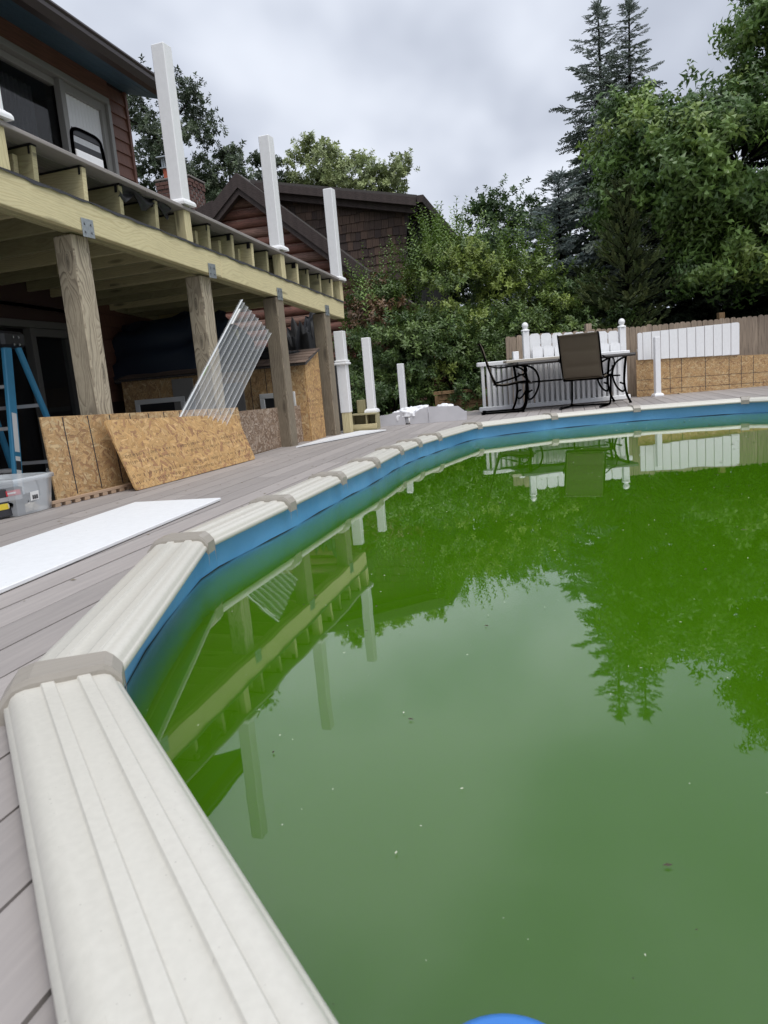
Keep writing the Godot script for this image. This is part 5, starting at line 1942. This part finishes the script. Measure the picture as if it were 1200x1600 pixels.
func build_plants() -> void:
	var lm := leafmat(Color(1, 1, 1), 0.42, 0.34)
	var lt := leafmat(Color(1, 1, 1), 0.5, 0.8)
	var nm := leafmat(Color(1, 1, 1), 0.6, 0.12)
	var G := PATIO_Y
	# big large-leaved tree at the right
	var big := sprig(11, 0.165, 0.060, 0.30, 0.55, 1.0)
	leafy("broadleaf_tree", "large broad-leaved green tree filling the upper right over the fence", "tree", Vector3(4.1, G, -14.6), [[Vector3(-1.3, 4.15, 0.9), Vector3(1.25, 0.95, 1.1)], [Vector3(0.3, 5.4, 0.4), Vector3(1.5, 1.3, 1.3)], [Vector3(-0.4, 2.95, 1.1), Vector3(1.1, 0.72, 0.8)], [Vector3(-2.35, 4.0, 0.4), Vector3(0.95, 0.85, 0.85)], [Vector3(-2.7, 4.75, 0.6), Vector3(0.72, 0.6, 0.65)], [Vector3(1.4, 3.4, 0.7), Vector3(1.2, 1.1, 1.2)], [Vector3(-1.75, 2.55, 1.0), Vector3(0.38, 0.55, 0.38)], [Vector3(1.5, 6.6, 0.0), Vector3(1.6, 1.0, 1.2)], [Vector3(-0.4, 6.3, 0.4), Vector3(0.75, 0.75, 0.7)]], big, lm,
		[Color(0.108, 0.185, 0.042), Color(0.135, 0.22, 0.048), Color(0.078, 0.142, 0.036), Color(0.19, 0.275, 0.06)], {"clump": 0.42, "per": 14, "density": 0.85, "trunk": 0.16, "fork": Vector3(-0.3, 2.2, 0.2), "floor": 1.6, "rise": -0.1})
	# blue spruce with twin tops
	var sp := spray(7, 0.42, 0.034)
	var blue := [Color(0.22, 0.26, 0.215), Color(0.28, 0.325, 0.285), Color(0.17, 0.205, 0.165), Color(0.34, 0.385, 0.35)]
	conifer("blue_spruce", "tall blue-grey spruce with twin tops above the broad-leaved tree", Vector3(1.15, G, -18.4), 8.75, 2.12, 0.78, 0.215, sp, nm, blue, 0.16, 0.8, [Vector3(-0.22, 0.10, 0), Vector3(0.42, 0, 0.1)], 0.46)
	conifer("blue_spruce", "shorter blue-grey spruce left of the twin-topped one behind the shrubs", Vector3(-0.05, G, -17.6), 5.3, 1.35, 0.5, 0.20, sp, nm, [Color(0.25, 0.30, 0.285), Color(0.32, 0.38, 0.365), Color(0.19, 0.235, 0.22)], 0.10, 0.8, [Vector3.ZERO], 0.42)
	# young dark spruces in front
	var sp2 := spray(8, 0.34, 0.040)
	var olive := [Color(0.10, 0.135, 0.048), Color(0.135, 0.165, 0.058), Color(0.072, 0.10, 0.038)]
	conifer("green_spruce", "dark green young spruce with upright shoots in front of the broad-leaved tree", Vector3(1.0, G, -13.35), 4.05, 0.92, 0.62, 0.15, sp2, nm, olive, -0.22, 0.6, [Vector3.ZERO], 0.46)
	conifer("green_spruce", "lower dark spruce half hidden behind the tan fence and shrubs", Vector3(0.35, G, -14.4), 2.9, 0.9, 0.6, 0.16, sp2, nm, olive, -0.10, 0.6, [Vector3.ZERO], 0.44)
	# dark mass under the big tree
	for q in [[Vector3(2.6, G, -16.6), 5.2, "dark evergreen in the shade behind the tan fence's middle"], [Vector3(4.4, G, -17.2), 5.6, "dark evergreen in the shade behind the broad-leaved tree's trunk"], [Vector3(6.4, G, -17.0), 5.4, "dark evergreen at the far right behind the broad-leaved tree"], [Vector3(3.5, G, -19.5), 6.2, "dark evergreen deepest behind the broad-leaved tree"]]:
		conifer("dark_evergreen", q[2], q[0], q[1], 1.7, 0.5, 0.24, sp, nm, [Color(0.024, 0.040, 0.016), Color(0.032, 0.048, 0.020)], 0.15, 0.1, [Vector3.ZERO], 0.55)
	# shrubs at the left of the fence
	var sm := sprig(10, 0.085, 0.032, 0.12, 0.2)
	var green := [Color(0.14, 0.205, 0.044), Color(0.175, 0.245, 0.052), Color(0.098, 0.152, 0.038), Color(0.225, 0.29, 0.06)]
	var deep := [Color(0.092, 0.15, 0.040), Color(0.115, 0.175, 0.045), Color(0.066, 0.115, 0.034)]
	var so := {"clump": 0.34, "per": 26, "density": 0.60, "trunk": 0.04, "floor": 0.2}
	var shrubs := [
		["overgrown green shrub in front of the log house's right corner", Vector3(-3.05, G, -12.9), [[Vector3(0, 1.9, 0), Vector3(0.75, 0.95, 0.7)], [Vector3(-0.35, 1.1, 0.35), Vector3(0.55, 0.75, 0.5)]], [Color(0.085, 0.140, 0.034), Color(0.11, 0.170, 0.040), Color(0.062, 0.108, 0.030), Color(0.085, 0.140, 0.034), Color(0.145, 0.205, 0.046), Color(0.17, 0.10, 0.05)]],
		["tallest overgrown shrub with upright leafy shoots behind the planter", Vector3(-1.95, G, -13.1), [[Vector3(0, 2.35, 0), Vector3(0.85, 1.05, 0.8)], [Vector3(0.1, 1.35, 0.5), Vector3(0.8, 0.8, 0.6)]], green],
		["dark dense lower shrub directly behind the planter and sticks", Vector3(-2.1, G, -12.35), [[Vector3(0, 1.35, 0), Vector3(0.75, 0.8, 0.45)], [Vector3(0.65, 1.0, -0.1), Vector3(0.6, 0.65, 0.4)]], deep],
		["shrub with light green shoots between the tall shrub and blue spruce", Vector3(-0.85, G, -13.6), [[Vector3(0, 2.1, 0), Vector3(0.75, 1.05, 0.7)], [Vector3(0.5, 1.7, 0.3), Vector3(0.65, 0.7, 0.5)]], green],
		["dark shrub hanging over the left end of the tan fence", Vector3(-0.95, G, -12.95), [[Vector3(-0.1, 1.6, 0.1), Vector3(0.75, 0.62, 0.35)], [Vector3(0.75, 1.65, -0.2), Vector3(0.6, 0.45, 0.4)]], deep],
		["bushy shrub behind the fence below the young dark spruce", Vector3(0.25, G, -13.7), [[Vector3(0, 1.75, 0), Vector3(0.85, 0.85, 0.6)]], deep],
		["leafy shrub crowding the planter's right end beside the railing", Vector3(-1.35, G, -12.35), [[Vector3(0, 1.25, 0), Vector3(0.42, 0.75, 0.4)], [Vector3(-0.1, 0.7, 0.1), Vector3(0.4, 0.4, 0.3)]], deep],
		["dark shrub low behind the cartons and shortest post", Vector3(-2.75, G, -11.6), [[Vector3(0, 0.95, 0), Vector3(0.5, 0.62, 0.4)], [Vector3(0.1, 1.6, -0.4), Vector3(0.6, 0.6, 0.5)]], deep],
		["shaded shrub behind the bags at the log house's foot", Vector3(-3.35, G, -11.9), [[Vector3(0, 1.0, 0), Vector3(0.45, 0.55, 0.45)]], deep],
	]
	for s in shrubs:
		leafy("leafy_shrub", s[0], "shrub", s[1], s[2], sm, lm, s[3], so)
	# upright shoots of the shrubs: part of the tall ones
	var wd := wand(0.85, 16, 0.125, 0.042)
	for q in [[1, 110], [3, 80], [0, 46]]:
		var sh: Node3D = get_node("leafy_shrub" if q[0] == 0 else "leafy_shrub_%03d" % q[0])
		var lb: Array = shrubs[q[0]][2][0]
		var xf := []
		var cols := []
		for i in q[1]:
			var d := Vector3(rng.randfn(), absf(rng.randfn()) + 0.5, rng.randfn()).normalized()
			xf.append(Transform3D(any_basis(0.20, rng.randf_range(0.55, 1.15), Vector3(d.x * 0.35, 1, d.z * 0.35)), lb[0] + d * lb[1] * 0.88))
			var v := rng.randf_range(0.8, 1.35)
			cols.append(Color(0.15 * v, 0.235 * v, 0.045 * v))
		scatter(sh, "shoots", wd, lm, xf, cols)
	# distant trees
	var md := sprig(9, 0.12, 0.062, 0.14, 0.2)
	leafy("round_tree", "rounded mid-green tree behind the shrubs left of the blue spruce", "tree", Vector3(-1.3, G, -22), [[Vector3(0, 4.6, 0), Vector3(1.35, 1.35, 1.2)], [Vector3(-0.9, 3.6, 0.2), Vector3(1.0, 1.2, 1.0)]], md, lm, [Color(0.050, 0.095, 0.030), Color(0.062, 0.11, 0.034)], {"clump": 0.55, "per": 26, "density": 0.75, "trunk": 0.12})
	var oakc := [Color(0.060, 0.088, 0.042), Color(0.078, 0.108, 0.050), Color(0.048, 0.070, 0.036)]
	leafy("oak_tree", "tall dark oak behind the tallest white post and chimney", "tree", Vector3(-11.6, G, -22), [[Vector3(0, 9.0, 0), Vector3(1.5, 1.7, 1.4)], [Vector3(-0.9, 7.2, 0), Vector3(1.4, 1.2, 1.3)], [Vector3(0.7, 7.0, 0), Vector3(1.1, 1.1, 1.1)], [Vector3(0.2, 5.6, 0), Vector3(1.9, 1.0, 1.3)]], md, lm, oakc, {"clump": 0.52, "per": 20, "density": 0.60, "trunk": 0.22})
	leafy("oak_tree", "smaller dark oak right of the chimney behind the log gable", "tree", Vector3(-9.75, G, -22.3), [[Vector3(0.02, 7.85, 0), Vector3(0.50, 0.70, 0.5)], [Vector3(-0.25, 7.0, 0), Vector3(0.70, 0.6, 0.6)], [Vector3(-0.1, 6.2, 0), Vector3(0.75, 0.6, 0.6)]], md, lm, oakc, {"clump": 0.42, "per": 20, "density": 0.65, "trunk": 0.15})
	leafy("oak_tree", "small dark treetop left of the middle white post", "tree", Vector3(-9.1, G, -24), [[Vector3(0, 8.05, 0), Vector3(0.45, 0.62, 0.5)], [Vector3(0.1, 7.3, 0), Vector3(0.6, 0.5, 0.5)]], md, lm, oakc, {"clump": 0.4, "per": 20, "density": 0.7, "trunk": 0.14})
	var pale := [Color(0.26, 0.31, 0.13), Color(0.30, 0.35, 0.15), Color(0.21, 0.26, 0.11)]
	leafy("pale_tree", "pale loose-leaved tree behind the log house ridge", "tree", Vector3(-7.4, G, -24.5), [[Vector3(-0.35, 8.25, 0), Vector3(0.95, 0.72, 0.9)], [Vector3(-0.3, 7.2, 0), Vector3(1.2, 0.8, 0.9)], [Vector3(0.9, 7.75, 0), Vector3(0.7, 0.62, 0.7)]], md, lt, pale, {"clump": 0.36, "per": 15, "density": 0.5, "trunk": 0.14})
	leafy("pale_tree", "thin pale treetop above the shingled dormer", "tree", Vector3(-5.35, G, -24.5), [[Vector3(-0.2, 7.35, 0), Vector3(0.75, 0.55, 0.7)], [Vector3(0.4, 7.6, 0), Vector3(0.42, 0.5, 0.4)], [Vector3(-0.6, 6.7, 0), Vector3(0.9, 0.6, 0.7)]], md, lt, pale, {"clump": 0.30, "per": 12, "density": 0.42, "trunk": 0.12})
	# trees beyond, closing the horizon
	for q in [[-16.0, -27.0, "far dark tree behind the brown house's roof"], [-2.8, -30.0, "far tree closing the gap right of the log house"], [8.5, -22.0, "far tree beyond the right end of the fence"]]:
		leafy("far_tree", q[2], "tree", Vector3(q[0], G, q[1]), [[Vector3(0, 3.6, 0), Vector3(2.4, 2.2, 2.0)]], md, lm, oakc, {"clump": 0.8, "per": 24, "density": 0.7, "trunk": 0.2})

func _ready() -> void:
	rng.seed = 20240611
	var cam := Camera3D.new()
	cam.name = "camera"
	cam.fov = 69.4
	cam.near = 0.03
	cam.far = 600.0
	cam.position = Vector3(0, CAM_Y, 0)
	cam.rotation_degrees = Vector3(-9.996, 14.603, -4.915)
	var lens := CameraAttributesPhysical.new()   # a phone's lens, focused on the far deck
	lens.frustum_focal_length = 17.33
	lens.frustum_focus_distance = 7.0
	lens.frustum_near = 0.03
	lens.frustum_far = 600.0
	lens.exposure_aperture = 8.0
	cam.attributes = lens
	cam.fov = 69.4
	cam.current = true
	add_child(cam)
	var we := WorldEnvironment.new()
	we.name = "world_environment"
	var e := Environment.new()
	e.background_mode = Environment.BG_SKY
	var sk := Sky.new()
	var pm := PanoramaSkyMaterial.new()
	pm.panorama = sky_texture()
	sk.sky_material = pm
	e.sky = sk
	e.tonemap_mode = Environment.TONE_MAPPER_LINEAR
	e.tonemap_exposure = 1.30
	e.sdfgi_enabled = true
	e.ssao_enabled = true
	e.ssil_enabled = true
	e.volumetric_fog_enabled = true
	e.volumetric_fog_density = 0.0
	we.environment = e
	add_child(we)
	var sun := DirectionalLight3D.new()
	sun.name = "sun"
	sun.light_energy = 0.5
	sun.light_color = Color(1.0, 0.985, 0.96)
	sun.light_angular_distance = 35.0
	sun.rotation_degrees = Vector3(-62, 48, 0)
	sun.shadow_enabled = true
	add_child(sun)
	make_materials()
	build_ground()
	build_pool()
	build_deck()
	build_house()
	build_log_house()
	build_upper_deck()
	build_plants()
	build_under_deck()
	build_far_side()
	build_debris()
